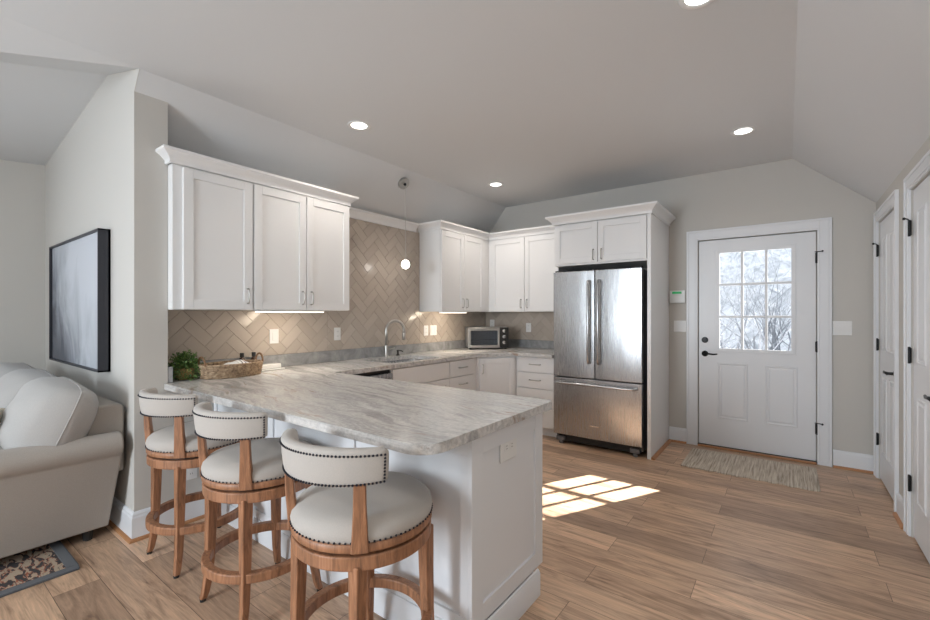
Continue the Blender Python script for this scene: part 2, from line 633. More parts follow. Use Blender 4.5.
# casings: profile swept round three sides of an opening
def casing(name, M_, w0, w1, h, width=0.098):
    """local x along the wall, z up, y outward"""
    bm = B()
    t0, t1 = 0.016, 0.022
    def pcs(off0, off1, th):
        box(bm, w0 - off1, w0 - off0, 0, th, 0, h + off1, M=M_)
        box(bm, w1 + off0, w1 + off1, 0, th, 0, h + off1, M=M_)
        box(bm, w0 - off0, w1 + off0, 0, th, h + off0, h + off1, M=M_)
    pcs(0.004, 0.018, 0.012)
    pcs(0.018, width - 0.02, t0)
    pcs(width - 0.02, width, t1)
    return struct(name, bm, M['trim'], bevel=0.0025)
FB = face_frame((0, YB, 0), (0, -1, 0))
# facing -y: local x = +? check orientation once: u = (-w.y, w.x) = (1, 0)
casing('trim_1', FB, DX0, DX1, DZ, 0.105)
FR = face_frame((XR, 0, 0), (-1, 0, 0))   # u = (0,-1): local x = -y
casing('trim_2', FR, -D1[1], -D1[0], DRZ, 0.09)
casing('trim_3', FR, -D2[1], -D2[0], DRZ, 0.09)

# ------------------------------------------------------------------ doors
def hinge(M_, parent, x, z, stop=False):
    bm = B()
    box(bm, x - 0.012, x + 0.012, 0.0, 0.004, z - 0.045, z + 0.045, M=M_)
    lathe(bm, [(0, -0.05), (0.0065, -0.05), (0.0065, 0.05), (0, 0.052)], M=M_ @ T(x, 0.009, z), n=10)
    h = obj('hinge', bm, M['black'], parent, bevel=0.001)
    if stop:
        bm = B()
        tube(bm, [M_ @ Vector((x - 0.015, 0.012, z + 0.054)), M_ @ Vector((x + 0.0, 0.014, z + 0.054)), M_ @ Vector((x + 0.035, 0.03, z + 0.054))], 0.004, 8)
        lathe(bm, [(0, 0), (0.008, 0), (0.008, 0.012), (0, 0.012)], M=M_ @ T(x + 0.037, 0.032, z + 0.054) @ RX(R(-90)), n=12)
        obj('hinge_stop', bm, M['black'], parent)
    return h

def raised_panel(bm, M_, x0, x1, z0, z1, y):
    """moulded rectangular panel standing off the slab face y"""
    w = 0.018
    prof = [(0, 0.0), (0.006, 0.006), (0.014, 0.004), (0.022, -0.004), (0.035, 0.0045)]
    rects = [(x0 + o, x1 - o, z0 + o, z1 - o, y + d) for o, d in prof]
    prev = None
    for (a, b_, c, d, yy) in rects:
        ring = [bm.verts.new(M_ @ Vector(p)) for p in ((a, yy, c), (b_, yy, c), (b_, yy, d), (a, yy, d))]
        if prev:
            for i in range(4):
                bm.faces.new((prev[i], prev[(i + 1) % 4], ring[(i + 1) % 4], ring[i]))
        prev = ring
    bm.faces.new(prev)

def lever(M_, parent, x, z, y, s):
    """lever handle pointing to local x direction s"""
    bm = B()
    lathe(bm, [(0, 0), (0.030, 0), (0.030, 0.006), (0.024, 0.011), (0.011, 0.013), (0.010, 0.045), (0.013, 0.05), (0, 0.052)], M=M_ @ T(x, y, z) @ RX(R(-90)), n=24)
    tube(bm, [M_ @ Vector((x - 0.006 * s, y + 0.045, z)), M_ @ Vector((x + 0.03 * s, y + 0.05, z + 0.003)), M_ @ Vector((x + 0.08 * s, y + 0.05, z - 0.002)), M_ @ Vector((x + 0.115 * s, y + 0.047, z + 0.003))], [0.011, 0.009, 0.008, 0.006], 10)
    obj('handle', bm, M['black'], parent, smooth=True)

# door_1: the half-glazed outside door
d1 = thing('door_1', None, None, (DX0, YB + 0.01, 0), kind='structure')
S0, S1, SZ0, SZ1 = DX0 + 0.005, DX1 - 0.005, 0.022, DZ - 0.004
GX0, GX1, GZ0, GZ1 = -0.548, 0.036, 1.003, 1.965
yf = -0.02        # slab face, local y outward: slab is 2 cm behind the wall face
bm = B()
for a, b_, c, d in ((S0, GX0, SZ0, SZ1), (GX1, S1, SZ0, SZ1), (GX0, GX1, SZ0, GZ0), (GX0, GX1, GZ1, SZ1)):
    box(bm, a, b_, yf - 0.044, yf, c, d, M=FB)
bmesh.ops.remove_doubles(bm, verts=bm.verts, dist=0.0001)
obj('door_slab', bm, M['trim'], d1)
bm = B()
raised_panel(bm, FB, -0.56, -0.305, 0.30, 0.86, yf)
raised_panel(bm, FB, -0.165, 0.08, 0.30, 0.86, yf)
obj('raised_panel', bm, M['trim'], d1)
bm = B()
for a, b_, c, d in ((GX0 - 0.03, GX0 + 0.004, GZ0 - 0.03, GZ1 + 0.03), (GX1 - 0.004, GX1 + 0.03, GZ0 - 0.03, GZ1 + 0.03), (GX0, GX1, GZ0 - 0.03, GZ0 + 0.004), (GX0, GX1, GZ1 - 0.004, GZ1 + 0.03)):
    box(bm, a, b_, yf, yf + 0.01, c, d, M=FB)
gw, gh = (GX1 - GX0) / 3, (GZ1 - GZ0) / 3
for k in (1, 2):
    box(bm, GX0 + gw * k - 0.011, GX0 + gw * k + 0.011, yf - 0.034, yf + 0.004, GZ0, GZ1, M=FB)
    box(bm, GX0, GX1, yf - 0.034, yf + 0.003, GZ0 + gh * k - 0.011, GZ0 + gh * k + 0.011, M=FB)
obj('window_grille', bm, M['trim'], d1, bevel=0.002)
bm = B(); poly(bm, [FB @ Vector(p) for p in ((GX0, yf - 0.02, GZ0), (GX1, yf - 0.02, GZ0), (GX1, yf - 0.02, GZ1), (GX0, yf - 0.02, GZ1))])
obj('glass_pane', bm, M['glass'], d1)
for z, s in ((1.855, True), (1.055, False), (0.315, True)):
    hinge(FB @ T(0, -0.002, 0), d1, DX1 + 0.001, z, s)
lever(FB, d1, -0.675, 0.945, yf, 1)
bm = B(); lathe(bm, [(0, 0), (0.030, 0), (0.030, 0.008), (0.024, 0.015), (0, 0.016)], M=FB @ T(-0.675, yf, 1.085) @ RX(R(-90)), n=24)
box(bm, -0.0045, 0.0045, 0, 0.012, -0.015, 0.015, M=FB @ T(-0.675, yf + 0.016, 1.085))
obj('deadbolt', bm, M['black'], d1)
bm = B()
for a, b_, c, d in ((DX0, DX0 + 0.025, 0, DZ), (DX1 - 0.025, DX1, 0, DZ), (DX0, DX1, DZ - 0.02, DZ + 0.004)):
    box(bm, a, b_, -0.12, yf - 0.046, c, d, M=FB)
struct('trim_door_stop', bm, M['trim'])
bm = B(); box(bm, DX0 - 0.02, DX1 + 0.02, YB - 0.004, YB + 0.12, 0, 0.02)
obj('threshold', bm, M['rubber'], d1)
bm = B(); box(bm, DX0 - 0.0, DX1 + 0.0, YB - 0.03, YB - 0.003, 0, 0.018)
struct('trim_threshold', bm, M['shoe'], bevel=0.005)

def closet_door(name, y0, y1):
    w0, w1 = -y1, -y0
    d = thing(name, None, None, (XR + 0.02, y0, 0), kind='structure')
    bm = B()
    box(bm, w0 + 0.004, w1 - 0.004, -0.045, -0.008, 0.012, DRZ - 0.004, M=FR)
    obj('door_slab', bm, M['trim'], d)
    bm = B()
    st = 0.115
    mid = (w0 + w1) / 2
    for a, b_ in ((w0 + st, mid - 0.045), (mid + 0.045, w1 - st)):
        raised_panel(bm, FR, a, b_, 1.06, 1.96, -0.008)
        raised_panel(bm, FR, a, b_, 0.24, 0.86, -0.008)
    obj('raised_panel', bm, M['trim'], d)
    for z, s in ((1.87, True), (1.10, False), (0.325, False)):
        hinge(FR @ T(0, 0.001, 0), d, w0 + 0.002, z, s)
    lever(FR, d, w1 - 0.065, 0.93, -0.008, -1)
    return d
closet_door('door_2', *D1)
closet_door('door_3', *D2)

# ------------------------------------------------------------------ cabinets
def shaker(bm, M_, x0, x1, z0, z1, t=0.02, rail=0.058, rec=0.009):
    box(bm, x0, x0 + rail, 0, t, z0, z1, M=M_)
    box(bm, x1 - rail, x1, 0, t, z0, z1, M=M_)
    box(bm, x0 + rail, x1 - rail, 0, t, z0, z0 + rail, M=M_)
    box(bm, x0 + rail, x1 - rail, 0, t, z1 - rail, z1, M=M_)
    box(bm, x0 + rail, x1 - rail, 0, t - rec, z0 + rail, z1 - rail, M=M_)

def pull(M_, x, z, y, vertical=True, L=0.10):
    bm = B()
    h = L / 2
    pts = [(0, y - 0.001, -h), (0, y + 0.022, -h), (0, y + 0.03, -h + 0.012), (0, y + 0.03, 0), (0, y + 0.03, h - 0.012), (0, y + 0.022, h), (0, y - 0.001, h)]
    W = M_ @ T(x, 0, z) @ (Matrix.Identity(4) if vertical else RY(R(90)))
    tube(bm, [W @ Vector(p) for p in pts], 0.0052, 8)
    return bm

def cab_door(M_, parent, x0, x1, z0, z1, y, hx=None, hz=None, name='door', label=None):
    bm = B(); shaker(bm, M_ @ T(0, y, 0), x0 + 0.002, x1 - 0.002, z0, z1)
    d = obj(name, bm, M['cabinet'], parent, bevel=0.0015, label=label)
    if hx is not None:
        obj('handle', pull(M_, hx, hz, y + 0.02), M['nickel'], d, smooth=True)
    return d

def cab_drawer(M_, parent, x0, x1, z0, z1, y, handle=True):
    bm = B(); box(bm, x0 + 0.002, x1 - 0.002, y, y + 0.02, z0, z1, M=M_)
    d = obj('drawer', bm, M['cabinet'], parent, bevel=0.0025)
    if handle:
        obj('handle', pull(M_, (x0 + x1) / 2, (z0 + z1) / 2 + 0.005, y + 0.02, False, 0.13), M['nickel'], d, smooth=True)
    return d

UZ0, UZ1 = 1.378, 2.285
CROWN = [(0, 0), (0.012, 0.0), (0.012, 0.022), (0.022, 0.034), (0.040, 0.052), (0.056, 0.062), (0.060, 0.066), (0.060, 0.082), (0, 0.082)]
def crown(z, path, parent=None, name='crown', k=1.0):
    bm = B(); sweep(bm, [(o * k, z + h * k) for o, h in CROWN], path)
    return bm
FX = lambda x: face_frame((x, 0, 0), (1, 0, 0))      # faces +x: local x = +y
FY = lambda y: face_frame((0, y, 0), (0, -1, 0))     # faces -y: local x = +x

XU = -3.06
# first upper cabinet, one door
F = FX(XU)
c = thing('upper_cabinet', 'white single door wall cabinet nearest the partition, left of the double door one', 'cabinet', (XS + 0.002, 1.08, UZ0))
bm = B(); box(bm, XS + 0.002, XU, YPB + 0.002, 1.578, UZ0, UZ1); obj('body', bm, M['cabinet'], c, bevel=0.001)
cab_door(F, c, 1.133, 1.574, UZ0 + 0.004, UZ1 - 0.012, 0.0, 1.535, 1.475)
# second
c = thing('upper_cabinet', 'white double door wall cabinet above the tiled wall left of the sink', 'cabinet', (XS + 0.002, 1.58, UZ0))
bm = B(); box(bm, XS + 0.002, XU, 1.580, 2.425, UZ0, UZ1); obj('body', bm, M['cabinet'], c, bevel=0.001)
cab_door(F, c, 1.585, 2.003, UZ0 + 0.004, UZ1 - 0.012, 0.0, 1.965, 1.475)
cab_door(F, c, 2.005, 2.422, UZ0 + 0.004, UZ1 - 0.012, 0.0, 2.043, 1.475)
o = obj('crown_molding', crown(UZ1, [(XS + 0.001, 2.427), (XU + 0.004, 2.427), (XU + 0.004, 1.10), (XU + 0.004, 1.072)][::-1]
        if False else [(XP + 0.001, 1.072), (XU + 0.004, 1.072), (XU + 0.004, 2.427), (XS + 0.001, 2.427)]), M['cabinet'], bevel=0.001)
# travelling +y, right side is +x
tag(o, 'white crown molding along the top of the two left wall cabinets', 'molding')
# return of that crown over the end face of the partition
# third (right of the sink)
c = thing('upper_cabinet', 'white double door wall cabinet between the sink wall tile and the corner', 'cabinet', (XS + 0.002, 3.67, UZ0))
bm = B(); box(bm, XS + 0.002, XU, 3.665, YB - 0.002, UZ0, UZ1); obj('body', bm, M['cabinet'], c, bevel=0.001)
cab_door(F, c, 3.672, 4.083, UZ0 + 0.004, UZ1 - 0.012, 0.0, 4.045, 1.475)
cab_door(F, c, 4.085, 4.497, UZ0 + 0.004, UZ1 - 0.012, 0.0, 4.123, 1.475)
YU = 4.63
F2 = FY(YU)
c = thing('upper_cabinet', 'white double door wall cabinet on the back wall above the toaster oven', 'cabinet', (XU + 0.002, YB - 0.002, UZ0))
bm = B(); box(bm, XU + 0.002, -2.004, YU, YB - 0.002, UZ0, UZ1); obj('body', bm, M['cabinet'], c, bevel=0.001)
cab_door(F2, c, -3.012, -2.535, UZ0 + 0.004, UZ1 - 0.012, 0.0, -2.575, 1.475)
cab_door(F2, c, -2.533, -2.056, UZ0 + 0.004, UZ1 - 0.012, 0.0, -2.493, 1.475)
# crown of the corner pair, and the narrow crown over the tiled wall between the cabinets
o = obj('crown_molding', crown(UZ1, [(XS + 0.001, 3.663), (XU + 0.004, 3.663), (XU + 0.004, YU - 0.004), (-2.03, YU - 0.004)]), M['cabinet'], bevel=0.001)
tag(o, 'white crown molding running round the corner above the far wall cabinets', 'molding')
bm = B(); sweep(bm, [(0, UZ1 - 0.012), (0.014, UZ1 - 0.012), (0.018, UZ1 + 0.02), (0.045, UZ1 + 0.055), (0.052, UZ1 + 0.06), (0.052, UZ1 + 0.078), (0, UZ1 + 0.078)], [(XS + 0.001, 2.492), (XS + 0.001, 3.60)])
o = obj('trim_crown', bm, M['cabinet'], bevel=0.001); o['kind'] = 'structure'

# fridge surround: side panels and the cabinet above the fridge
YFC = 4.275
c = thing('fridge_cabinet', 'white double door cabinet above the refrigerator with tall side panels', 'cabinet', (-1.985, YB - 0.002, 0))
bm = B(); box(bm, -1.985, -1.045, YFC, YB - 0.002, 1.852, UZ1); obj('body', bm, M['cabinet'], c, bevel=0.001)
bm = B(); box(bm, -1.045, -1.012, YFC - 0.018, YB - 0.002, 0, UZ1); obj('side_panel', bm, M['cabinet'], c, bevel=0.001)
bm = B(); box(bm, -2.002, -1.985, YFC + 0.10, YB - 0.002, 0, UZ1); obj('side_panel', bm, M['cabinet'], c, bevel=0.001)
F3 = FY(YFC)
cab_door(F3, c, -1.975, -1.515, 1.872, UZ1 - 0.012, 0.0, -1.555, 1.945)
cab_door(F3, c, -1.513, -1.05, 1.872, UZ1 - 0.012, 0.0, -1.473, 1.945)
bm = crown(UZ1, [(-1.99, YU - 0.07), (-1.99, YFC - 0.02), (-1.012, YFC - 0.02), (-1.012, YB - 0.004)], k=1.1)
obj('crown_molding', bm, M['cabinet'], c, bevel=0.001)
bm = B(); sweep(bm, SHOE, [(-1.012, YFC - 0.01), (-1.012, YB - 0.02)][::-1] if False else [(-1.011, YB - 0.033), (-1.011, YFC - 0.016)][::-1]); 
struct('trim_shoe_fridge', bm, M['shoe'])

# ------------------------------------------------------------------ base cabinets
XB, YBF, BZ0, BZ1 = -2.76, 4.34, 0.10, 0.874
F = FX(XB)
# sink base
c = thing('base_cabinet', 'white sink base cabinet under the faucet, right of the dishwasher', 'cabinet', (XS + 0.01, 2.63, 0))
bm = B()
box(bm, XS + 0.01, XB, 2.645, 2.665, BZ0, BZ1); box(bm, XS + 0.01, XB, 3.415, 3.435, BZ0, BZ1)
box(bm, XS + 0.01, XB - 0.001, 2.665, 3.415, BZ0, BZ0 + 0.02); box(bm, XB - 0.02, XB - 0.001, 2.665, 3.415, BZ0, BZ1)
box(bm, XS + 0.01, XB - 0.07, 2.65, 3.43, 0, BZ0)
obj('body', bm, M['cabinet'], c)
bm = B(); box(bm, 2.648, 3.432, 0, 0.02, 0.705, 0.868, M=F); obj('false_front', bm, M['cabinet'], c, bevel=0.0025)
cab_door(F, c, 2.647, 3.04, 0.11, 0.697, 0.0, 3.0, 0.62)
cab_door(F, c, 3.042, 3.434, 0.11, 0.697, 0.0, 3.08, 0.62)
# drawer base
c = thing('base_cabinet', 'white drawer base cabinet between the sink cabinet and the corner', 'cabinet', (XS + 0.01, 3.44, 0))
bm = B(); box(bm, XS + 0.01, XB, 3.437, 3.93, BZ0, BZ1); box(bm, XS + 0.01, XB - 0.07, 3.437, 3.93, 0, BZ0); obj('body', bm, M['cabinet'], c)
for z0, z1 in ((0.705, 0.868), (0.53, 0.697), (0.32, 0.522), (0.11, 0.312)):
    cab_drawer(F, c, 3.44, 3.86, z0, z1, 0)
# diagonal corner
c = thing('corner_cabinet', 'white corner base cabinet with an angled shaker door below the toaster oven', 'cabinet', (XS + 0.01, YB - 0.01, 0))
P0, P1 = Vector((XB, 3.935)), Vector((-2.485, YBF))
bm = B(); prism(bm, [(XS + 0.01, 3.935), (P0.x, P0.y), (P1.x, P1.y), (-2.485, YB - 0.01), (XS + 0.01, YB - 0.01)], BZ0, BZ1)
prism(bm, [(XS + 0.01, 3.935), (P0.x - 0.05, P0.y), (P1.x, P1.y + 0.05), (-2.485, YB - 0.01), (XS + 0.01, YB - 0.01)], 0, BZ0)
obj('body', bm, M['cabinet'], c)
dv = (P1 - P0); LL = dv.length; dv.normalize()
FD = face_frame((P0.x, P0.y, 0), (dv.y, -dv.x, 0))
cab_door(FD, c, 0.03, LL - 0.03, 0.11, 0.855, 0.001, 0.06, 0.74)
# drawer base on the back wall
F4 = FY(YBF)
c = thing('base_cabinet', 'white four drawer base cabinet against the back wall beside the refrigerator', 'cabinet', (-2.2, YB - 0.01, 0))
bm = B(); box(bm, -2.483, -2.006, YBF, YB - 0.01, BZ0, BZ1); box(bm, -2.483, -2.006, YBF + 0.07, YB - 0.01, 0, BZ0); obj('body', bm, M['cabinet'], c)
for z0, z1 in ((0.705, 0.868), (0.53, 0.697), (0.32, 0.522), (0.11, 0.312)):
    cab_drawer(F4, c, -2.465, -2.01, z0, z1, 0)

# dishwasher
c = thing('dishwasher', 'stainless steel dishwasher with black top edge left of the sink cabinet', 'dishwasher', (XS + 0.1, 2.03, 0))
bm = B(); box(bm, XS + 0.1, XB - 0.01, 2.04, 2.638, 0.02, 0.868); obj('body', bm, M['dark'], c)
bm = B(); box(bm, XB - 0.008, XB + 0.02, 2.045, 2.632, 0.12, 0.80); box(bm, XB - 0.008, XB + 0.032, 2.045, 2.632, 0.80, 0.842); obj('door_panel', bm, M['steel'], c, bevel=0.004)
bm = B(); tube(bm, [(XB + 0.02, 2.10, 0.77), (XB + 0.065, 2.10, 0.77), (XB + 0.065, 2.58, 0.77), (XB + 0.02, 2.58, 0.77)], 0.010, 10); obj('handle', bm, M['steel'], c, smooth=True)

# peninsula
c = thing('peninsula_cabinet', 'white panelled peninsula base under the long stone counter', 'cabinet', (-2.0, 1.65, 0))
PX1, PY0, PY1 = -0.985, 1.36, 1.945
bm = B(); box(bm, XP + 0.002, PX1, PY0, PY1, 0.125, BZ1); box(bm, XP + 0.002, PX1 + 0.0, PY0, PY1 - 0.06, 0, 0.125); obj('body', bm, M['pen'], c, bevel=0.001)
FE = FX(PX1)
bm = B(); shaker(bm, FE, PY0 - 0.012, PY1, 0.128, BZ1, t=0.018, rail=0.075); obj('end_panel', bm, M['pen'], c, bevel=0.0015)
FN = FY(PY0)
bm = B()
sx = [XP + 0.004, -2.42, -1.70, PX1]
box(bm, XP + 0.004, PX1, 0, 0.012, 0.0, 0.17, M=FN); box(bm, XP + 0.004, PX1, 0, 0.012, 0.80, BZ1, M=FN)
for x in sx:
    box(bm, max(x - 0.04, XP + 0.004), min(x + 0.04, PX1), 0, 0.012, 0.17, 0.80, M=FN)
obj('back_panel', bm, M['pen'], c, bevel=0.0015)
bm = B(); sweep(bm, [(0, 0), (0.016, 0), (0.016, 0.105), (0.008, 0.122), (0, 0.124)], [(XP + 0.02, PY0 - 0.012), (PX1 + 0.018, PY0 - 0.012), (PX1 + 0.018, PY1 - 0.055)])
# ------------------------------------------------------------------ below: path travels +x, right side is -y
obj('plinth', bm, M['pen'], c, bevel=0.001)

# ------------------------------------------------------------------ counter, upstands, sink
def arc(cx, cy, r, a0, a1, n=8):
    return [(cx + r * math.cos(R(a0 + (a1 - a0) * i / n)), cy + r * math.sin(R(a0 + (a1 - a0) * i / n))) for i in range(n + 1)]
XE = -0.942
outline = [(XS + 0.003, YPB + 0.002), (XP, YPB + 0.002), (XP + 0.004, 1.058)]
outline += arc(XE - 0.10, 1.058 + 0.10, 0.10, -90, 0, 10)
outline += arc(XE - 0.03, 2.02 - 0.03, 0.03, 0, 90, 5)
outline += arc(-2.725 + 0.03, 2.02 + 0.03, 0.03, -90, -180, 4)
outline += [(-2.725, 3.84), (-2.715, 3.90), (-2.69, 3.945)]
outline += [(-2.54, 4.205), (-2.50, 4.245), (-2.44, 4.26), (-2.004, 4.26)]
outline += [(-2.004, YB - 0.003), (XS + 0.003, YB - 0.003)]
SK = (-3.21, -2.80, 2.70, 3.38)
hole = arc(SK[1] - 0.06, SK[3] - 0.06, 0.06, 0, 90, 5) + arc(SK[0] + 0.06, SK[3] - 0.06, 0.06, 90, 180, 5) + arc(SK[0] + 0.06, SK[2] + 0.06, 0.06, 180, 270, 5) + arc(SK[1] - 0.06, SK[2] + 0.06, 0.06, 270, 360, 5)
CZ0, CZ1 = 0.877, 0.915
def slab_with_hole(z0, z1):
    bm = B()
    edges = []
    for loop in (outline, hole):
        vs = [bm.verts.new((x, y, z0)) for x, y in loop]
        edges += [bm.edges.new((vs[i], vs[(i + 1) % len(vs)])) for i in range(len(vs))]
    r = bmesh.ops.triangle_fill(bm, edges=edges, use_beauty=True, use_dissolve=False)
    fs = [f for f in r['geom'] if isinstance(f, bmesh.types.BMFace)]
    # drop faces inside the hole, if the fill made any
    bad = [f for f in bm.faces if SK[0] + 0.05 < f.calc_center_median().x < SK[1] - 0.05 and SK[2] + 0.05 < f.calc_center_median().y < SK[3] - 0.05]
    if bad:
        bmesh.ops.delete(bm, geom=bad, context='FACES_ONLY')
    ex = bmesh.ops.extrude_face_region(bm, geom=list(bm.faces))
    bmesh.ops.translate(bm, verts=[v for v in ex['geom'] if isinstance(v, bmesh.types.BMVert)], vec=(0, 0, z1 - z0))
    return bm
ct = thing('countertop', 'grey and beige veined stone countertop running round the whole kitchen', 'countertop', (-2.0, 1.5, CZ0))
obj('slab', slab_with_hole(CZ0, CZ1), M['stone'], ct, bevel=0.006, seg=3, angle=60)
bm = B()
box(bm, XS + 0.002, XS + 0.026, YPB + 0.03, YB - 0.028, CZ1 + 0.0005, 1.015)
box(bm, XS + 0.026, XP - 0.002, YPB + 0.003, YPB + 0.03, CZ1 + 0.0005, 1.015)
box(bm, XS + 0.026, -2.006, YB - 0.027, YB - 0.003, CZ1 + 0.0005, 1.015)
obj('upstand', bm, M['upstand'], ct, bevel=0.002, label='mottled grey stone upstand')
# sink bowl
c = thing('sink', 'undermount stainless steel kitchen sink set in the counter under the faucet', 'sink', ((SK[0] + SK[1]) / 2, (SK[2] + SK[3]) / 2, 0.70))
bm = B()
hs = [(x, y) for x, y in hole]
cx_, cy_ = (SK[0] + SK[1]) / 2, (SK[2] + SK[3]) / 2
rings = []
for s, z in ((1.06, CZ0 - 0.001), (1.015, CZ0 - 0.001), (1.01, CZ0 - 0.005), (0.98, 0.75), (0.93, 0.71), (0.2, 0.70)):
    rings.append([bm.verts.new((cx_ + (x - cx_) * s, cy_ + (y - cy_) * s, z)) for x, y in hs])
for a, b_ in zip(rings[:-1], rings[1:]):
    for i in range(len(a)):
        bm.faces.new((a[i], a[(i + 1) % len(a)], b_[(i + 1) % len(a)], b_[i]))
bm.faces.new(rings[-1])
obj('bowl', bm, M['steel'], c, smooth=True)
bm = B(); lathe(bm, [(0, 0.004), (0.02, 0.004), (0.045, 0.006), (0.05, 0.0)], M=T(cx_, cy_, 0.70), n=20); obj('drain', bm, M['chrome'], c)

# faucet
fx, fy = -3.285, 3.08
c = thing('faucet', 'tall gooseneck brushed nickel kitchen faucet behind the sink', 'faucet', (fx, fy, CZ1))
bm = B()
lathe(bm, [(0.027, 0), (0.027, 0.006), (0.022, 0.012), (0.018, 0.03), (0.016, 0.11), (0.0135, 0.12), (0, 0.12)], M=T(fx, fy, CZ1), n=20)
obj('base', bm, M['nickel'], c, smooth=True)
bm = B()
sd = Vector((0.42, 0.9, 0)).normalized()
pts = [Vector((fx, fy, CZ1 + 0.11)), Vector((fx, fy, CZ1 + 0.24))]
r_ = 0.095
for i in range(0, 13):
    a = R(180 - 15 * i)
    pts.append(Vector((fx, fy, CZ1 + 0.27)) + sd * (r_ + r_ * math.cos(a)) + Vector((0, 0, r_ * math.sin(a))))
pts += [pts[-1] + Vector((0, 0, -0.03))]
tube(bm, pts, 0.0145, 12)
obj('spout', bm, M['nickel'], c, smooth=True)
bm = B(); e = pts[-1]
tube(bm, [e + Vector((0, 0, 0.002)), e + Vector((0, 0, -0.03)), e + Vector((0, 0, -0.075))], [0.016, 0.018, 0.0195], 14); obj('spray_head', bm, M['nickel'], c, smooth=True)
bm = B(); tube(bm, [(fx, fy + 0.012, CZ1 + 0.07), (fx + 0.004, fy + 0.035, CZ1 + 0.072), (fx + 0.02, fy + 0.10, CZ1 + 0.085)], [0.011, 0.0075, 0.0055], 10); obj('handle', bm, M['nickel'], c, smooth=True)
c = thing('soap_dispenser', 'small dark soap pump beside the faucet', 'soap dispenser', (fx - 0.005, fy + 0.17, CZ1))
bm = B(); lathe(bm, [(0, 0), (0.022, 0), (0.022, 0.006), (0.012, 0.012), (0.009, 0.04), (0.013, 0.045), (0.013, 0.055), (0, 0.058)], M=T(fx - 0.005, fy + 0.17, CZ1), n=16); obj('pump', bm, M['black'], c, smooth=True)
bm = B(); tube(bm, [(fx - 0.005, fy + 0.17, CZ1 + 0.052), (fx + 0.04, fy + 0.175, CZ1 + 0.05), (fx + 0.06, fy + 0.178, CZ1 + 0.042)], 0.0055, 8); obj('nozzle', bm, M['black'], c, smooth=True)

# ------------------------------------------------------------------ herringbone tile
def clip(pts, u0, u1, v0, v1):
    def cl(ps, ins, inter):
        out = []
        for i in range(len(ps)):
            a, b_ = ps[i - 1], ps[i]
            if ins(b_):
                if not ins(a):
                    out.append(inter(a, b_))
                out.append(b_)
            elif ins(a):
                out.append(inter(a, b_))
        return out
    def ix(c):
        return lambda a, b_: (c, a[1] + (b_[1] - a[1]) * (c - a[0]) / (b_[0] - a[0]))
    def iy(c):
        return lambda a, b_: (a[0] + (b_[0] - a[0]) * (c - a[1]) / (b_[1] - a[1]), c)
    for ins, it in ((lambda p: p[0] >= u0, ix(u0)), (lambda p: p[0] <= u1, ix(u1)), (lambda p: p[1] >= v0, iy(v0)), (lambda p: p[1] <= v1, iy(v1))):
        if not pts:
            return []
        pts = cl(pts, ins, it)
    return pts

def herringbone(bm, M_, regions, W=0.083, L=0.205):
    """tiles W x L at 45 degrees, clipped to the regions (u0,u1,v0,v1); local y outward"""
    g = 0.0016
    ca = math.sqrt(0.5)
    for (u0, u1, v0, v1) in regions:
        for i in range(-80, 140):
            for j in range(0, 60):
                ox, oy = i * W + (j - 22) * L, i * W - (j - 22) * L
                q = 0
                for r in ((ox, oy, ox + L, oy + W), (ox, oy + W, ox + W, oy + W + L)):
                    a, b_, c_, d_ = r
                    q4 = [(a + g, b_ + g), (c_ - g, b_ + g), (c_ - g, d_ - g), (a + g, d_ - g)]
                    rot = [((x - y) * ca, (x + y) * ca) for x, y in q4]
                    cx = sum(p[0] for p in rot) / 4; cy = sum(p[1] for p in rot) / 4
                    if cx < u0 - 0.2 or cx > u1 + 0.2 or cy < v0 - 0.2 or cy > v1 + 0.2:
                        continue
                    pl = clip(rot, u0, u1, v0, v1)
                    # remove duplicates
                    pp = []
                    for p in pl:
                        if not pp or (abs(p[0] - pp[-1][0]) + abs(p[1] - pp[-1][1])) > 1e-5:
                            pp.append(p)
                    if len(pp) > 2 and abs(pp[0][0] - pp[-1][0]) + abs(pp[0][1] - pp[-1][1]) < 1e-5:
                        pp.pop()
                    if len(pp) < 3:
                        continue
                    ar = abs(sum(pp[t - 1][0] * pp[t][1] - pp[t][0] * pp[t - 1][1] for t in range(len(pp)))) / 2
                    if ar < 1e-5:
                        continue
                    mx, my = sum(p[0] for p in pp) / len(pp), sum(p[1] for p in pp) / len(pp)
                    lo = [bm.verts.new(M_ @ Vector((p[0], 0.0045, p[1]))) for p in pp]
                    tiltx, tilty = random.uniform(-0.006, 0.006), random.uniform(-0.006, 0.006)
                    hi = [bm.verts.new(M_ @ Vector((mx + (p[0] - mx) * 0.975, 0.008 + (p[0] - mx) * tiltx + (p[1] - my) * tilty, my + (p[1] - my) * 0.975))) for p in pp]
                    bm.faces.new(hi)
                    for t in range(len(pp)):
                        bm.faces.new((lo[t - 1], lo[t], hi[t], hi[t - 1]))
    return bm

def splash(label, F_, regions, loc):
    c = thing('tile_backsplash', label, 'backsplash', loc)
    bm = B()
    for (u0, u1, v0, v1) in regions:
        box(bm, u0, u1, 0.001, 0.005, v0, v1, M=F_)
    obj('grout', bm, M['grout'], c)
    bm = B(); herringbone(bm, F_, regions); obj('tiles', bm, M['tile'], c)
splash('beige herringbone tile wall behind the sink, faucet and basket', FX(XS), [(YPB + 0.004, 2.43, 1.0155, UZ0 - 0.001), (2.43, 3.662, 1.0155, UZ1 - 0.014), (3.662, YB - 0.01, 1.0155, UZ0 - 0.001)], (XS, 2.5, 1.0))
splash('beige herringbone tile strip on the back wall behind the toaster oven', FY(YB), [(XS + 0.01, -2.004, 1.0155, UZ0 - 0.001)], (-2.7, YB, 1.0))

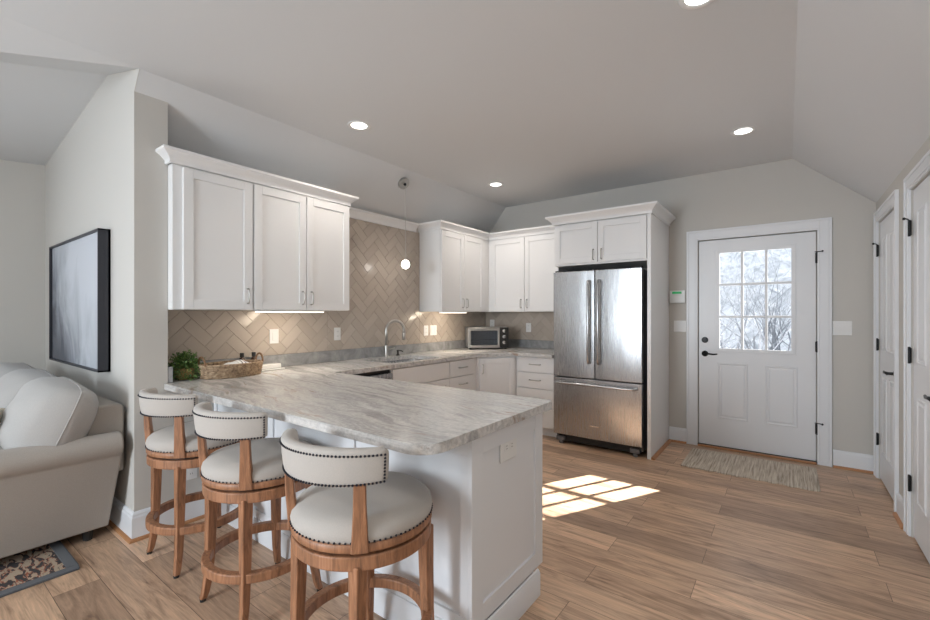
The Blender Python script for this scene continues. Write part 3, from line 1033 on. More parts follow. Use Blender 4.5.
# ------------------------------------------------------------------ refrigerator
fr = thing('refrigerator', 'stainless steel french door refrigerator with a bottom freezer drawer', 'refrigerator', (-1.52, 4.6, 0))
FX0, FX1, FYF = -1.972, -1.082, 4.215
bm = B(); box(bm, FX0 + 0.008, FX1 - 0.004, FYF + 0.075, 4.98, 0.05, 1.775); obj('body', bm, mat('fridge case grey', (0.10, 0.10, 0.105), 0.5), fr, bevel=0.004)
def fdoor(x0, x1, z0, z1, name):
    bm = B()
    n = 10
    # slightly bowed front
    pts = [(x0, FYF + 0.065)]
    for i in range(n + 1):
        t = i / n
        pts.append((x0 + (x1 - x0) * t, FYF + 0.004 - 0.006 * math.sin(PI * t)))
    pts.append((x1, FYF + 0.065))
    prism(bm, pts, z0, z1)
    return obj(name, bm, M['steel'], fr, bevel=0.006, seg=3, angle=50)
XM = -1.530
fdoor(FX0, XM - 0.003, 0.705, 1.785, 'door')
fdoor(XM + 0.003, FX1, 0.705, 1.785, 'door')
fz = fdoor(FX0, FX1, 0.105, 0.693, 'freezer_drawer')
for x in (XM - 0.05, XM + 0.05):
    bm = B()
    tube(bm, [(x, FYF, 0.86), (x, FYF - 0.045, 0.865), (x, FYF - 0.055, 0.90), (x, FYF - 0.055, 1.64), (x, FYF - 0.045, 1.675), (x, FYF, 1.68)], 0.0125, 12)
    obj('handle', bm, M['steel'], fr, smooth=True)
bm = B(); tube(bm, [(FX0 + 0.05, FYF, 0.645), (FX0 + 0.05, FYF - 0.05, 0.645), (FX0 + 0.08, FYF - 0.055, 0.645), (FX1 - 0.08, FYF - 0.055, 0.645), (FX1 - 0.05, FYF - 0.05, 0.645), (FX1 - 0.05, FYF, 0.645)], 0.0125, 12)
obj('handle', bm, M['steel'], fz, smooth=True)
bm = B(); box(bm, -1.575, -1.485, FYF - 0.006, FYF + 0.004, 0.228, 0.244); obj('badge', bm, M['chrome'], fz, bevel=0.002)
bm = B(); box(bm, FX0 + 0.04, FX1 - 0.04, FYF + 0.05, FYF + 0.10, 0.03, 0.10)
for k in range(14):
    z = 0.036 + k * 0.0045
obj('kick_grille', bm, M['dark'], fr)
for x in (FX0 + 0.07, FX1 - 0.07):
    bm = B(); box(bm, x - 0.045, x + 0.045, FYF + 0.02, FYF + 0.10, 0.035, 0.075); lathe(bm, [(0, 0), (0.022, 0), (0.024, 0.01), (0.02, 0.036), (0, 0.036)], M=T(x, FYF + 0.045, 0.0), n=16)
    obj('foot', bm, mat('foot grey', (0.18, 0.18, 0.19), 0.4, 0.5), fr, bevel=0.003)
for a, b_ in ((XM - 0.03, XM + 0.03), (FX1 - 0.10, FX1 - 0.01), (FX0 + 0.01, FX0 + 0.10)):
    bm = B(); box(bm, a, b_, FYF + 0.03, FYF + 0.09, 1.786, 1.80)
    obj('hinge_cover', bm, M['dark'], fr, bevel=0.002)

# ------------------------------------------------------------------ wall plates
def outlet(name, label, M_, x, z, w=0.072, h=0.117, kind='outlet', cat='outlet', group=None):
    org = M_ @ Vector((x, 0, z - h / 2))
    c = thing(name, label, cat, tuple(org), group)
    bm = B(); box(bm, x - w / 2, x + w / 2, 0.0, 0.006, z - h / 2, z + h / 2, M=M_); obj('cover_plate', bm, M['plate'], c, bevel=0.003)
    n = max(1, round(w / 0.062)) if kind != 'horizontal' else 1
    bm = B(); sl = B()
    if kind in ('outlet', 'horizontal'):
        bm.free()
        hz_ = kind == 'horizontal'
        for q in (-1, 1):
            dx0, dz0 = (0.022 * q, 0) if hz_ else (0, 0.021 * q)
            bm = B()
            box(bm, x + dx0 - 0.015, x + dx0 + 0.015, 0.006, 0.008, z + dz0 - 0.0155, z + dz0 + 0.0155, M=M_)
            so = obj('socket', bm, M['plate'], c, bevel=0.001)
            for e in (-0.006, 0.006):
                s2 = B()
                if hz_:
                    box(s2, x + dx0 - 0.004, x + dx0 + 0.006, 0.0075, 0.0086, z + e - 0.001, z + e + 0.001, M=M_)
                else:
                    box(s2, x + e - 0.001, x + e + 0.001, 0.0075, 0.0086, z + dz0 - 0.004, z + dz0 + 0.006, M=M_)
                obj('slot', s2, M['slot'], so)
        bm = B(); sl.free()
        bm.free()
    else:
        sl.free()
        for k in range(n):
            xx = x - w / 2 + w * (k + 0.5) / n
            bm2 = B()
            v = [(xx - 0.016, 0.006, z - 0.033), (xx + 0.016, 0.006, z - 0.033), (xx + 0.016, 0.006, z + 0.033), (xx - 0.016, 0.006, z + 0.033)]
            box(bm2, xx - 0.016, xx + 0.016, 0.006, 0.009, z - 0.033, z + 0.033, M=M_)
            obj('rocker', bm2, M['plate'], c, bevel=0.0015)
        bm.free()
    return c
FS = FX(XS + 0.008)
FBT = FY(YB - 0.008)
outlet('outlet', 'white outlet on the tile under the left wall cabinets, between basket and faucet', FS, 2.535, 1.165, cat='outlet')
outlet('light_switch', 'white switch plate on the tile above the basket, under the lit cabinet', FS, 1.915, 1.168, w=0.078, kind='switch', cat='light switch')
outlet('outlet', 'white plate nearer the faucet in the pair left of the toaster oven', FS, 3.77, 1.158)
outlet('light_switch', 'white double switch plate nearer the toaster oven in the pair on the tile', FS, 3.90, 1.158, w=0.118, kind='switch', cat='light switch')
outlet('outlet', 'white outlet in the tiled corner just above the toaster oven', FBT, -3.25, 1.215)
outlet('outlet', 'white outlet on the back wall tile right of the toaster oven', FBT, -2.69, 1.175)
outlet('outlet', 'white double outlet on the end panel of the peninsula', FX(PX1 + 0.011), 1.625, 0.777, w=0.135, h=0.118, kind='horizontal')
outlet('light_switch', 'white switch plate on the wall between the refrigerator panel and the outside door', FY(YB), -0.905, 1.222, w=0.118, kind='switch', cat='light switch')
outlet('light_switch', 'white triple switch plate right of the outside door', FY(YB), 0.388, 1.225, w=0.13, h=0.125, kind='switch', cat='light switch')
outlet('outlet', 'white outlet low on the wall under the counter behind the first stool', FX(XP), 1.21, 0.33)
# alarm keypad
c = thing('alarm_keypad', 'white alarm keypad with a green display left of the outside door', 'keypad', (-0.92, YB, 1.46))
bm = B(); box(bm, -1.0, -0.852, 0, 0.026, 1.465, 1.598, M=FY(YB)); obj('housing', bm, M['plate'], c, bevel=0.005)
bm = B(); box(bm, -0.975, -0.885, 0.026, 0.0275, 1.562, 1.585, M=FY(YB)); obj('display', bm, M['lcd'], c)
bm = B(); box(bm, -0.998, -0.854, 0.026, 0.031, 1.468, 1.548, M=FY(YB)); obj('flap', bm, M['plate'], c, bevel=0.003)

# ------------------------------------------------------------------ recessed lights
def can(loc, label, energy=9):
    c = thing('recessed_light', label, 'ceiling light', loc, group='recessed lights in the ceiling')
    x, y, z = loc
    bm = B(); lathe(bm, [(0.058, 0.012), (0.060, -0.003), (0.082, -0.005), (0.086, 0.0), (0.086, 0.004)], M=T(x, y, z), n=32)
    obj('trim_ring', bm, M['plate'], c, smooth=True)
    bm = B(); lathe(bm, [(0, -0.001), (0.06, -0.001), (0.06, 0.0005), (0, 0.0005)], M=T(x, y, z), n=32)
    obj('diffuser', bm, M['can_glow'], c)
    l = add_light('recessed_lamp', 'SPOT', (x, y, z - 0.02), energy, (1.0, 0.91, 0.82), rot=(0, 0, 0), spot_size=R(150), spot_blend=0.8, shadow_soft_size=0.085)
    return c
can((-2.614, 2.171, ZC - 0.001), 'glowing round recessed light nearest the left wall cabinets', 32)
can((-0.276, 4.03, ZC - 0.001), 'glowing round recessed light in the ceiling before the outside door', 12)
can((-2.589, 4.06, ZC - 0.001), 'glowing round recessed light above the kitchen corner cabinets', 30)
can((-0.30, 0.35, ZC - 0.001), 'added unseen recessed light over the near end of the room, right of the counter', 20)  # out-of-view lamp added to brighten the base cabinets
can((-0.317, 2.20, ZC - 0.001), 'round recessed light at the top edge of the picture', 12)

# under-cabinet lights
def ucl(label, y0, y1, x, e):
    c = thing('cabinet_light', label, 'light', (x, (y0 + y1) / 2, UZ0 - 0.02))
    bm = B(); box(bm, x - 0.035, x + 0.035, y0, y1, UZ0 - 0.012, UZ0); obj('housing', bm, M['plate'], c, bevel=0.002)
    bm = B(); box(bm, x - 0.031, x + 0.031, y0 + 0.004, y1 - 0.004, UZ0 - 0.0155, UZ0 - 0.012); obj('strip', bm, M['led'], c)
    add_light('cabinet_lamp', 'AREA', (x, (y0 + y1) / 2, UZ0 - 0.018), e, (1.0, 0.84, 0.66), look=(-0.35, 0, -1), size=0.06, size_y=y1 - y0)
ucl('lit strip light under the left double door wall cabinet', 1.64, 2.19, -3.11, 2.8)
ucl('lit strip light under the wall cabinet right of the sink', 3.75, 4.18, -3.11, 4)

# ------------------------------------------------------------------ pendant
px, py = -3.125, 3.155
zs = ZC - (XFL - px) * (ZC - ZS) / (XFL - XS)
c = thing('pendant_light', 'small glass globe pendant on a thin cord above the sink', 'pendant light', (px, py, zs))
sl_n = Vector(((ZC - ZS), 0, -(XFL - XS))).normalized()     # normal of the slope, into the room
Q = sl_n.to_track_quat('Z', 'Y').to_matrix().to_4x4()
bm = B(); lathe(bm, [(0, 0), (0.058, 0), (0.060, 0.004), (0.060, 0.032), (0.055, 0.037), (0, 0.037)], M=T(px, py, zs) @ Q, n=32); obj('canopy', bm, M['nickel'], c, bevel=0.001)
bm = B(); p0 = Vector((px, py, zs)) + sl_n * 0.034
lathe(bm, [(0, 0), (0.016, 0), (0.014, 0.01), (0.006, 0.022), (0, 0.022)], M=T(*p0) @ Q, n=16); obj('swivel', bm, M['black'], c)
gz = 1.85
gx, gy = p0.x + 0.012, py
bm = B(); tube(bm, [p0 + sl_n * 0.016, Vector((gx, gy, zs - 0.12)), Vector((gx, gy, gz + 0.052))], 0.0017, 6); obj('cord', bm, M['nickel'], c)
bm = B(); prof = [(0.0, -0.052)] + [(0.052 * math.sin(R(a)), -0.052 * math.cos(R(a))) for a in range(12, 170, 12)] + [(0.0, 0.052)]
lathe(bm, prof, M=T(gx, gy, gz), n=28); obj('globe', bm, M['globe'], c, smooth=True)
bm = B(); lathe(bm, [(0, 0.052), (0.012, 0.05), (0.012, 0.028), (0, 0.026)][::-1], M=T(gx, gy, gz), n=16); obj('socket', bm, M['chrome'], c, smooth=True)
bm = B(); prof = [(0.0, -0.046)] + [(0.042 * math.sin(R(a)), -0.004 - 0.042 * math.cos(R(a))) for a in range(15, 165, 15)] + [(0.0, 0.034)]
lathe(bm, prof, M=T(gx, gy, gz), n=16); obj('bulb', bm, M['bulb'], c, smooth=True)

# ------------------------------------------------------------------ toaster oven
tx0, tx1, ty0, ty1 = -3.03, -2.60, 4.47, 4.80
ta = R(14)
TM = T(-3.045, 4.56, CZ1) @ RZ(R(45))
c = thing('toaster_oven', 'stainless steel toaster oven with three knobs in the corner of the counter', 'toaster oven', (-3.045, 4.56, CZ1))
w_, d_, h_ = 0.252, 0.135, 0.272
bm = B()
box(bm, -w_, w_, d_ - 0.012, d_, 0.018, h_, M=TM); box(bm, -w_, w_, -d_ + 0.02, d_, h_ - 0.012, h_, M=TM); box(bm, -w_, w_, -d_ + 0.02, d_, 0.018, 0.035, M=TM)
box(bm, -w_, -w_ + 0.012, -d_ + 0.02, d_, 0.018, h_, M=TM); box(bm, w_ - 0.012, w_, -d_ + 0.02, d_, 0.018, h_, M=TM)
box(bm, 0.130, 0.140, -d_ + 0.02, d_, 0.018, h_, M=TM)
obj('case', bm, mat('toaster steel', (0.36, 0.36, 0.36), 0.4, 0.6), c, bevel=0.003)
bm = B(); box(bm, -w_, 0.140, -d_, -d_ + 0.02, 0.018, 0.05, M=TM); box(bm, -w_, 0.140, -d_, -d_ + 0.02, h_ - 0.042, h_, M=TM)
box(bm, -w_, -w_ + 0.03, -d_, -d_ + 0.02, 0.05, h_ - 0.042, M=TM); box(bm, 0.115, 0.140, -d_, -d_ + 0.02, 0.05, h_ - 0.042, M=TM)
dr = obj('door', bm, M['nickel'], c, bevel=0.003)
bm = B(); box(bm, -w_ + 0.03, 0.115, -d_ + 0.006, -d_ + 0.01, 0.05, h_ - 0.042, M=TM); obj('glass_pane', bm, M['ovenglass'], dr)
bm = B(); tube(bm, [TM @ Vector(p) for p in ((-0.19, -d_, 0.262), (-0.19, -d_ - 0.03, 0.262), (0.095, -d_ - 0.03, 0.262), (0.095, -d_, 0.262))], 0.007, 8); obj('handle', bm, M['nickel'], dr, smooth=True)
bm = B(); box(bm, 0.142, w_, -d_ + 0.002, -d_ + 0.02, 0.022, h_ - 0.004, M=TM); cp = obj('control_panel', bm, M['dark'], c, bevel=0.002)
for z in (0.225, 0.155, 0.085):
    bm = B(); lathe(bm, [(0, 0), (0.022, 0), (0.020, 0.02), (0, 0.022)], M=TM @ T(0.19, -d_ + 0.002, z) @ RX(R(90)), n=20); obj('knob', bm, M['chrome'], cp, smooth=False)
bm = B()
for z in (0.115,):
    for k in range(12):
        x = -w_ + 0.02 + k * 0.029
        tube(bm, [TM @ Vector((x, -d_ + 0.03, z)), TM @ Vector((x, d_ - 0.02, z))], 0.0018, 6)
    tube(bm, [TM @ Vector((-w_ + 0.014, -d_ + 0.035, z)), TM @ Vector((0.128, -d_ + 0.035, z))], 0.0022, 6)
obj('rack', bm, M['chrome'], c)
for x in (-w_ + 0.03, w_ - 0.03):
    for y in (-d_ + 0.04, d_ - 0.03):
        bm = B(); lathe(bm, [(0, 0), (0.014, 0), (0.016, 0.018), (0, 0.019)], M=TM @ T(x, y, 0.0005), n=12)
        obj('foot', bm, M['rubber'], c)

# ------------------------------------------------------------------ basket, towel, bottles, plant, dish
bx, by = -3.135, 1.475
c = thing('wicker_basket', 'oval woven seagrass basket with two looped handles on the counter', 'basket', (bx, by, CZ1))
def make_weave():
    m = mat('seagrass', (0.40, 0.27, 0.15), 0.75)
    nt, ns, lk, b = nodes(m)
    n1 = noise(nt, coords(nt, (1, 1, 1)), 45, 4, 0.7)
    cc = ramp(nt, n1, [(0.3, (0.12, 0.075, 0.045)), (0.5, (0.34, 0.23, 0.14)), (0.7, (0.56, 0.42, 0.28))])
    lk.new(cc, b.inputs['Base Color'])
    return m
M['weave'] = make_weave()
M['cane'] = mat('cane handle', (0.22, 0.115, 0.055), 0.6)
rx, ry, bh = 0.125, 0.205, 0.088
bm = B()
rows = 7
for k in range(rows):
    z = CZ1 + 0.008 + k * (bh - 0.012) / (rows - 1)
    s = 0.93 + 0.07 * (k / (rows - 1))
    pts = []
    nn = 96
    for i in range(nn):
        a = 2 * PI * i / nn
        wv = 0.0035 * math.sin(24 * a + (PI if k % 2 else 0))
        pts.append((bx + (rx * s + wv) * math.cos(a), by + (ry * s + wv) * math.sin(a), z + 0.0015 * math.sin(11 * a + k)))
    tube(bm, pts, 0.0085, 6, closed=True)
obj('woven_wall', bm, M['weave'], c, smooth=True)
bm = B(); prism(bm, [(bx + rx * 0.92 * math.cos(2 * PI * i / 40), by + ry * 0.92 * math.sin(2 * PI * i / 40)) for i in range(40)], CZ1 + 0.001, CZ1 + 0.008); obj('base', bm, M['weave'], c)
bm = B(); tube(bm, [(bx + rx * 1.01 * math.cos(2 * PI * i / 48), by + ry * 1.01 * math.sin(2 * PI * i / 48), CZ1 + bh) for i in range(48)], 0.008, 8, closed=True); obj('rim', bm, M['weave'], c, smooth=True)
for s in (-1, 1):
    bm = B(); pts = []
    for i in range(13):
        a = PI * i / 12
        pts.append((bx + 0.052 * math.cos(a), by + s * (ry * 0.95 + 0.004 * math.sin(a)), CZ1 + bh - 0.002 + 0.06 * math.sin(a)))
    tube(bm, pts, 0.0065, 8); obj('handle', bm, M['cane'], c, smooth=True)
def make_stripe():
    m = mat('striped towel', (0.75, 0.74, 0.72), 0.9)
    nt, ns, lk, b = nodes(m)
    w = add(nt, 'ShaderNodeTexWave', wave_type='BANDS', bands_direction='Y', i_Scale=11.0)
    lk.new(coords(nt), w.inputs['Vector'])
    sx_ = add(nt, 'ShaderNodeSeparateXYZ'); lk.new(coords(nt), sx_.inputs[0])
    st = ramp(nt, w.outputs['Fac'], [(0.72, (0.78, 0.77, 0.74)), (0.80, (0.10, 0.10, 0.12))])
    mk = ramp(nt, sx_.outputs[1], [(0.015, (0, 0, 0)), (0.02, (1, 1, 1))])
    lk.new(mixc(nt, (0.78, 0.77, 0.74), st, mk), b.inputs['Base Color'])
    return m
# folded towel draped in the basket
tw = B()
n1_, n2_ = 18, 12
grid = []
for i in range(n1_ + 1):
    row = []
    for j in range(n2_ + 1):
        u, v = i / n1_ * 2 - 1, j / n2_ * 2 - 1
        z = 0.060 + 0.045 * (1 - u * u) * (1 - 0.6 * v * v) + 0.004 * math.sin(7 * u + 3 * v) + 0.012 * u
        row.append(tw.verts.new((bx + v * 0.085, by + 0.03 + u * 0.115, CZ1 + z)))
    grid.append(row)
for i in range(n1_):
    for j in range(n2_):
        tw.faces.new((grid[i][j], grid[i + 1][j], grid[i + 1][j + 1], grid[i][j + 1]))
tw_o = obj('dish_towel', tw, make_stripe(), None, smooth=True)
tw_o.location = (bx, by, CZ1)
for v in tw_o.data.vertices:
    v.co -= Vector((bx, by, CZ1))
sm = tw_o.modifiers.new('thickness', 'SOLIDIFY'); sm.thickness = 0.012; sm.offset = -1
tag(tw_o, 'folded white towel with dark stripes lying in the basket', 'towel')
brown = mat('brown glass', (0.05, 0.018, 0.008), 0.2)
def bottle(x, y, label):
    c = thing('bottle', label, 'bottle', (x, y, CZ1))
    bm = B(); lathe(bm, [(0, 0), (0.022, 0), (0.024, 0.004), (0.024, 0.085), (0.018, 0.098), (0.010, 0.105), (0.010, 0.115), (0, 0.115)], M=T(x, y, CZ1 + 0.0005), n=20); obj('body', bm, brown, c, smooth=True)
    bm = B(); lathe(bm, [(0.0, 0.110), (0.0145, 0.110), (0.0145, 0.140), (0, 0.141)], M=T(x, y, CZ1), n=16); obj('cap', bm, M['dark'], c)
bottle(-3.308, 1.63, 'small brown bottle behind the basket, left of its right handle')
bottle(-3.308, 1.72, 'small dark bottle behind the basket, seen through its right handle')
# lidded white dish
c = thing('butter_dish', 'long white lidded dish on the counter right of the basket', 'dish', (-3.24, 1.81, CZ1))
dm = mat('white ceramic', (0.80, 0.80, 0.78), 0.2)
DMt = T(-3.235, 1.80, CZ1) @ RZ(R(0))
bm = B(); box(bm, -0.055, 0.055, -0.105, 0.105, 0.001, 0.012, M=DMt); obj('plate', bm, dm, c, bevel=0.004, seg=3)
bm = B(); prism(bm, [(-0.04, 0.0), (0.04, 0.0), (0.035, 0.035), (-0.035, 0.035)], -0.085, 0.085, M=DMt @ T(0, 0, 0.0125) @ RX(R(90))); obj('lid', bm, dm, c, bevel=0.008, seg=3)

# leafy plant
plx, ply = -3.225, 1.215
c = thing('potted_herb', 'bushy green herb in a woven straw pot against the partition', 'plant', (plx, ply, CZ1))
bm = B(); lathe(bm, [(0, 0.001), (0.045, 0.001), (0.058, 0.03), (0.062, 0.075), (0.056, 0.078), (0.05, 0.07), (0, 0.068)], M=T(plx, ply, CZ1), n=28)
obj('pot', bm, mat('straw pot', (0.36, 0.24, 0.10), 0.8), c, smooth=True)
def make_leaf():
    m = mat('herb leaf', (0.08, 0.18, 0.03), 0.5)
    nt, ns, lk, b = nodes(m)
    g = add(nt, 'ShaderNodeNewGeometry')
    cc = ramp(nt, g.outputs['Random Per Island'], [(0, (0.030, 0.085, 0.018)), (0.6, (0.085, 0.19, 0.04)), (1, (0.20, 0.32, 0.08))])
    lk.new(cc, b.inputs['Base Color'])
    return m
leafm = make_leaf()
bm = B(); st = B()
rnd = random.Random(3)
for k in range(240):
    a = rnd.uniform(0, 2 * PI); el = rnd.uniform(-0.95, 1.45)
    L = rnd.uniform(0.08, 0.122)
    d = Vector((math.cos(a) * math.cos(el), math.sin(a) * math.cos(el), math.sin(el) * 1.0))
    p0 = Vector((plx + rnd.uniform(-.02, .02), ply + rnd.uniform(-.02, .02), CZ1 + 0.07))
    p1 = p0 + d * L * 0.55 + Vector((0, 0, 0.012)); p2 = p0 + d * L + Vector((0, 0, -0.008 * math.cos(el)))
    p2.x = max(p2.x, XS + 0.035); p2.y = max(p2.y, YPB + 0.045); p1.x = max(p1.x, XS + 0.04)
    tube(st, [p0, p1, p2], 0.0012, 4)
    for t in range(9):
        f = 0.25 + 0.75 * t / 8
        q = p0.lerp(p1, f * 2) if f < 0.5 else p1.lerp(p2, f * 2 - 1)
        ld = (d + Vector((rnd.uniform(-1, 1), rnd.uniform(-1, 1), rnd.uniform(-.6, 1)))).normalized()
        s_ = ld.cross(Vector((rnd.uniform(-1, 1), rnd.uniform(-1, 1), rnd.uniform(-1, 1)))).normalized()
        ll, ww = rnd.uniform(0.011, 0.019), rnd.uniform(0.004, 0.007)
        vs = [bm.verts.new(q), bm.verts.new(q + ld * ll * .5 + s_ * ww), bm.verts.new(q + ld * ll), bm.verts.new(q + ld * ll * .5 - s_ * ww)]
        bm.faces.new(vs)
for v in list(bm.verts) :
    v.co.x = max(v.co.x, XS + 0.03); v.co.y = max(v.co.y, YPB + 0.035)
obj('leaves', bm, leafm, c)['kind'] = 'stuff'
obj('stems', st, mat('stem', (0.14, 0.16, 0.05), 0.6), c)

# ------------------------------------------------------------------ picture on the partition
c = thing('framed_painting', 'large abstract grey painting in a deep dark frame above the sofa', 'painting', (-4.2, YP, 0.97))
pY = YP - 0.002
ax0, ax1, az0, az1 = -4.92, -3.565, 0.972, 1.905
bm = B()
for a, b_, c_, d_ in ((ax0, ax1, az0, az0 + 0.012), (ax0, ax1, az1 - 0.012, az1), (ax0, ax0 + 0.012, az0, az1), (ax1 - 0.012, ax1, az0, az1)):
    box(bm, a, b_, pY - 0.065, pY, c_, d_)
box(bm, ax0, ax1, pY - 0.012, pY, az0, az1)
obj('frame', bm, mat('charcoal frame', (0.022, 0.023, 0.03), 0.4), c, bevel=0.001)
def make_art():
    m = mat('abstract canvas', (0.6, 0.6, 0.62), 0.7)
    nt, ns, lk, b = nodes(m)
    v = coords(nt, (1, 1, 1))
    sp = add(nt, 'ShaderNodeSeparateXYZ'); lk.new(v, sp.inputs[0])
    n1 = noise(nt, coords(nt, (1.6, 1, 0.9)), 1.6, 6, 0.6, 0.8)
    # darker wash in the lower left of the canvas
    ax = add(nt, 'ShaderNodeMath', operation='MULTIPLY_ADD', i_1=-0.42, i_2=0.0); lk.new(sp.outputs[0], ax.inputs[0])
    az = add(nt, 'ShaderNodeMath', operation='MULTIPLY_ADD', i_1=-0.52, i_2=0.20); lk.new(sp.outputs[2], az.inputs[0])
    s1 = add(nt, 'ShaderNodeMath', operation='ADD'); lk.new(ax.outputs[0], s1.inputs[0]); lk.new(az.outputs[0], s1.inputs[1])
    s2 = add(nt, 'ShaderNodeMath', operation='ADD'); lk.new(s1.outputs[0], s2.inputs[0]); lk.new(n1, s2.inputs[1])
    cc = ramp(nt, s2.outputs[0], [(0.30, (0.50, 0.52, 0.56)), (0.50, (0.38, 0.40, 0.43)), (0.68, (0.20, 0.21, 0.235)), (0.85, (0.08, 0.085, 0.10))])
    lk.new(cc, b.inputs['Base Color'])
    return m
bm = B(); box(bm, ax0 + 0.013, ax1 - 0.013, pY - 0.046, pY - 0.013, az0 + 0.013, az1 - 0.013); obj('canvas', bm, make_art(), c)

# ------------------------------------------------------------------ bar stools
def make_stool():
    c = thing('counter_stool', '', 'stool', (0, 0, 0), group='round swivel stools at the peninsula')
    wood = M['stoolwood']
    # legs
    for sx_ in (-1, 1):
        for sy_ in (-1, 1):
            bm = B()
            prof = [(0.160, 0.56, 0.046), (0.162, 0.40, 0.042), (0.165, 0.24, 0.038), (0.170, 0.12, 0.034), (0.180, 0.04, 0.030), (0.187, 0.012, 0.028)]
            rings = []
            for o, z, w in prof:
                h = w / 2
                cx, cy = sx_ * o, sy_ * o
                rings.append([bm.verts.new((cx + a * h, cy + b_ * h, z)) for a, b_ in ((-1, -1), (1, -1), (1, 1), (-1, 1))])
            for a, b_ in zip(rings[:-1], rings[1:]):
                for i in range(4):
                    bm.faces.new((a[i], a[(i + 1) % 4], b_[(i + 1) % 4], b_[i]))
            bm.faces.new(rings[0]); bm.faces.new(rings[-1])
            lg = obj('leg', bm, wood, c, bevel=0.005, seg=2)
            bm = B(); lathe(bm, [(0, 0), (0.013, 0), (0.014, 0.012), (0, 0.012)], M=T(sx_ * 0.187, sy_ * 0.187, 0), n=12)
            obj('foot_glide', bm, M['rubber'], lg)
    def ring(r0, r1, z0, z1, n=64):
        bm = B()
        ps = [(r0, z0), (r1, z0), (r1, z1), (r0, z1)]
        R_ = [[bm.verts.new((r * math.cos(2 * PI * i / n), r * math.sin(2 * PI * i / n), z)) for r, z in ps] for i in range(n)]
        for i in range(n):
            for j in range(4):
                bm.faces.new((R_[i][j], R_[i][(j + 1) % 4], R_[(i + 1) % n][(j + 1) % 4], R_[(i + 1) % n][j]))
        return bm
    obj('footrest', ring(0.214, 0.252, 0.205, 0.248), wood, c, bevel=0.007, seg=3)
    bm = ring(0.15, 0.247, 0.545, 0.592); obj('apron', bm, wood, c, bevel=0.006, seg=3)
    bm = B(); lathe(bm, [(0, 0.585), (0.225, 0.585), (0.225, 0.602), (0, 0.602)], n=48); obj('swivel_plate', bm, M['black'], c)
    bm = B(); lathe(bm, [(0, 0.602), (0.246, 0.602), (0.250, 0.608), (0.250, 0.626), (0.245, 0.632), (0, 0.632)], n=64); obj('seat_frame', bm, wood, c, smooth=False, bevel=0.003)
    bm = B(); lathe(bm, [(0.0, 0.630), (0.243, 0.630), (0.249, 0.638), (0.252, 0.655), (0.246, 0.675), (0.228, 0.692), (0.19, 0.704), (0.12, 0.712), (0.05, 0.716), (0, 0.717)], n=64); seat = obj('seat', bm, M['linen'], c, smooth=True)
    def studs(bm, pts, r=0.0042):
        for p in pts:
            bmesh.ops.create_icosphere(bm, subdivisions=1, radius=r, matrix=T(*p))
    bm = B(); studs(bm, [(0.2505 * math.cos(2 * PI * i / 88), 0.2505 * math.sin(2 * PI * i / 88), 0.637) for i in range(88)]); obj('nailhead_trim', bm, M['nail'], seat)
    # back posts
    for s in (-1, 1):
        bm = B()
        a0 = R(-90 + 6 + s * 41)
        dirv = Vector((math.cos(a0), math.sin(a0), 0)); tg = Vector((-dirv.y, dirv.x, 0))
        rings = []
        for rr, z, w, d in ((0.240, 0.604, 0.058, 0.032), (0.244, 0.66, 0.050, 0.032), (0.252, 0.74, 0.042, 0.030), (0.257, 0.84, 0.038, 0.026), (0.258, 0.875, 0.038, 0.024)):
            pc = dirv * rr
            rings.append([bm.verts.new((pc + tg * a * w / 2 + dirv * b_ * d / 2 + Vector((0, 0, z)))) for a, b_ in ((-1, -1), (1, -1), (1, 1), (-1, 1))])
        for a, b_ in zip(rings[:-1], rings[1:]):
            for i in range(4):
                bm.faces.new((a[i], a[(i + 1) % 4], b_[(i + 1) % 4], b_[i]))
        bm.faces.new(rings[0]); bm.faces.new(rings[-1])
        obj('back_post', bm, wood, c, bevel=0.005)
    # curved upholstered back
    bm = B()
    NA, span = 40, 60
    sec = []
    rin, rout, z0, z1 = 0.228, 0.272, 0.815, 0.938
    hh = (z1 - z0) / 2; ww = (rout - rin) / 2
    for i in range(20):
        a = 2 * PI * i / 20
        ca, sa = math.cos(a), math.sin(a)
        e = 0.45
        sec.append((math.copysign(abs(ca) ** e, ca) * ww, math.copysign(abs(sa) ** e, sa) * hh))
    def pt(phi, o, z, lean=0.10):
        rr = (rin + rout) / 2 + o + (z + hh) * lean
        a = R(-90 + 6 + phi)
        return (rr * math.cos(a), rr * math.sin(a), (z0 + z1) / 2 + z)
    rings = []
    for i in range(NA + 1):
        phi = -span + 2 * span * i / NA
        t = abs(phi) / span
        k = 1.0 if t < 0.965 else max(0.72, 1 - (t - 0.965) / 0.035 * 0.28)
        rings.append([bm.verts.new(pt(phi, o * k, z * (k if k == 1 else k + 0.12) * (1 - 0.10 * t * t))) for o, z in sec])
    for a, b_ in zip(rings[:-1], rings[1:]):
        for i in range(20):
            bm.faces.new((a[i], a[(i + 1) % 20], b_[(i + 1) % 20], b_[i]))
    bm.faces.new(rings[0][::-1]); bm.faces.new(rings[-1])
    bk = obj('backrest', bm, M['linen'], c, smooth=True)
    bm = B()
    ps = []
    nn = 46
    for i in range(nn):
        phi = -span + 3 + (2 * span - 6) * i / (nn - 1)
        t = abs(phi) / span
        for zz in (0.68, -0.86):
            z = hh * zz * (1 - 0.10 * t * t)
            ps.append(pt(phi, ww * 0.98, z))
    for s in (-1, 1):
        for j in range(1, 8):
            z = hh * (-0.86 + (1.54) * j / 8) * 0.90
            ps.append(pt(s * (span - 3), ww * 0.98, z))
    studs(bm, ps, 0.0044)
    obj('nailhead_trim', bm, M['nail'], bk)
    return c
st0 = make_stool()
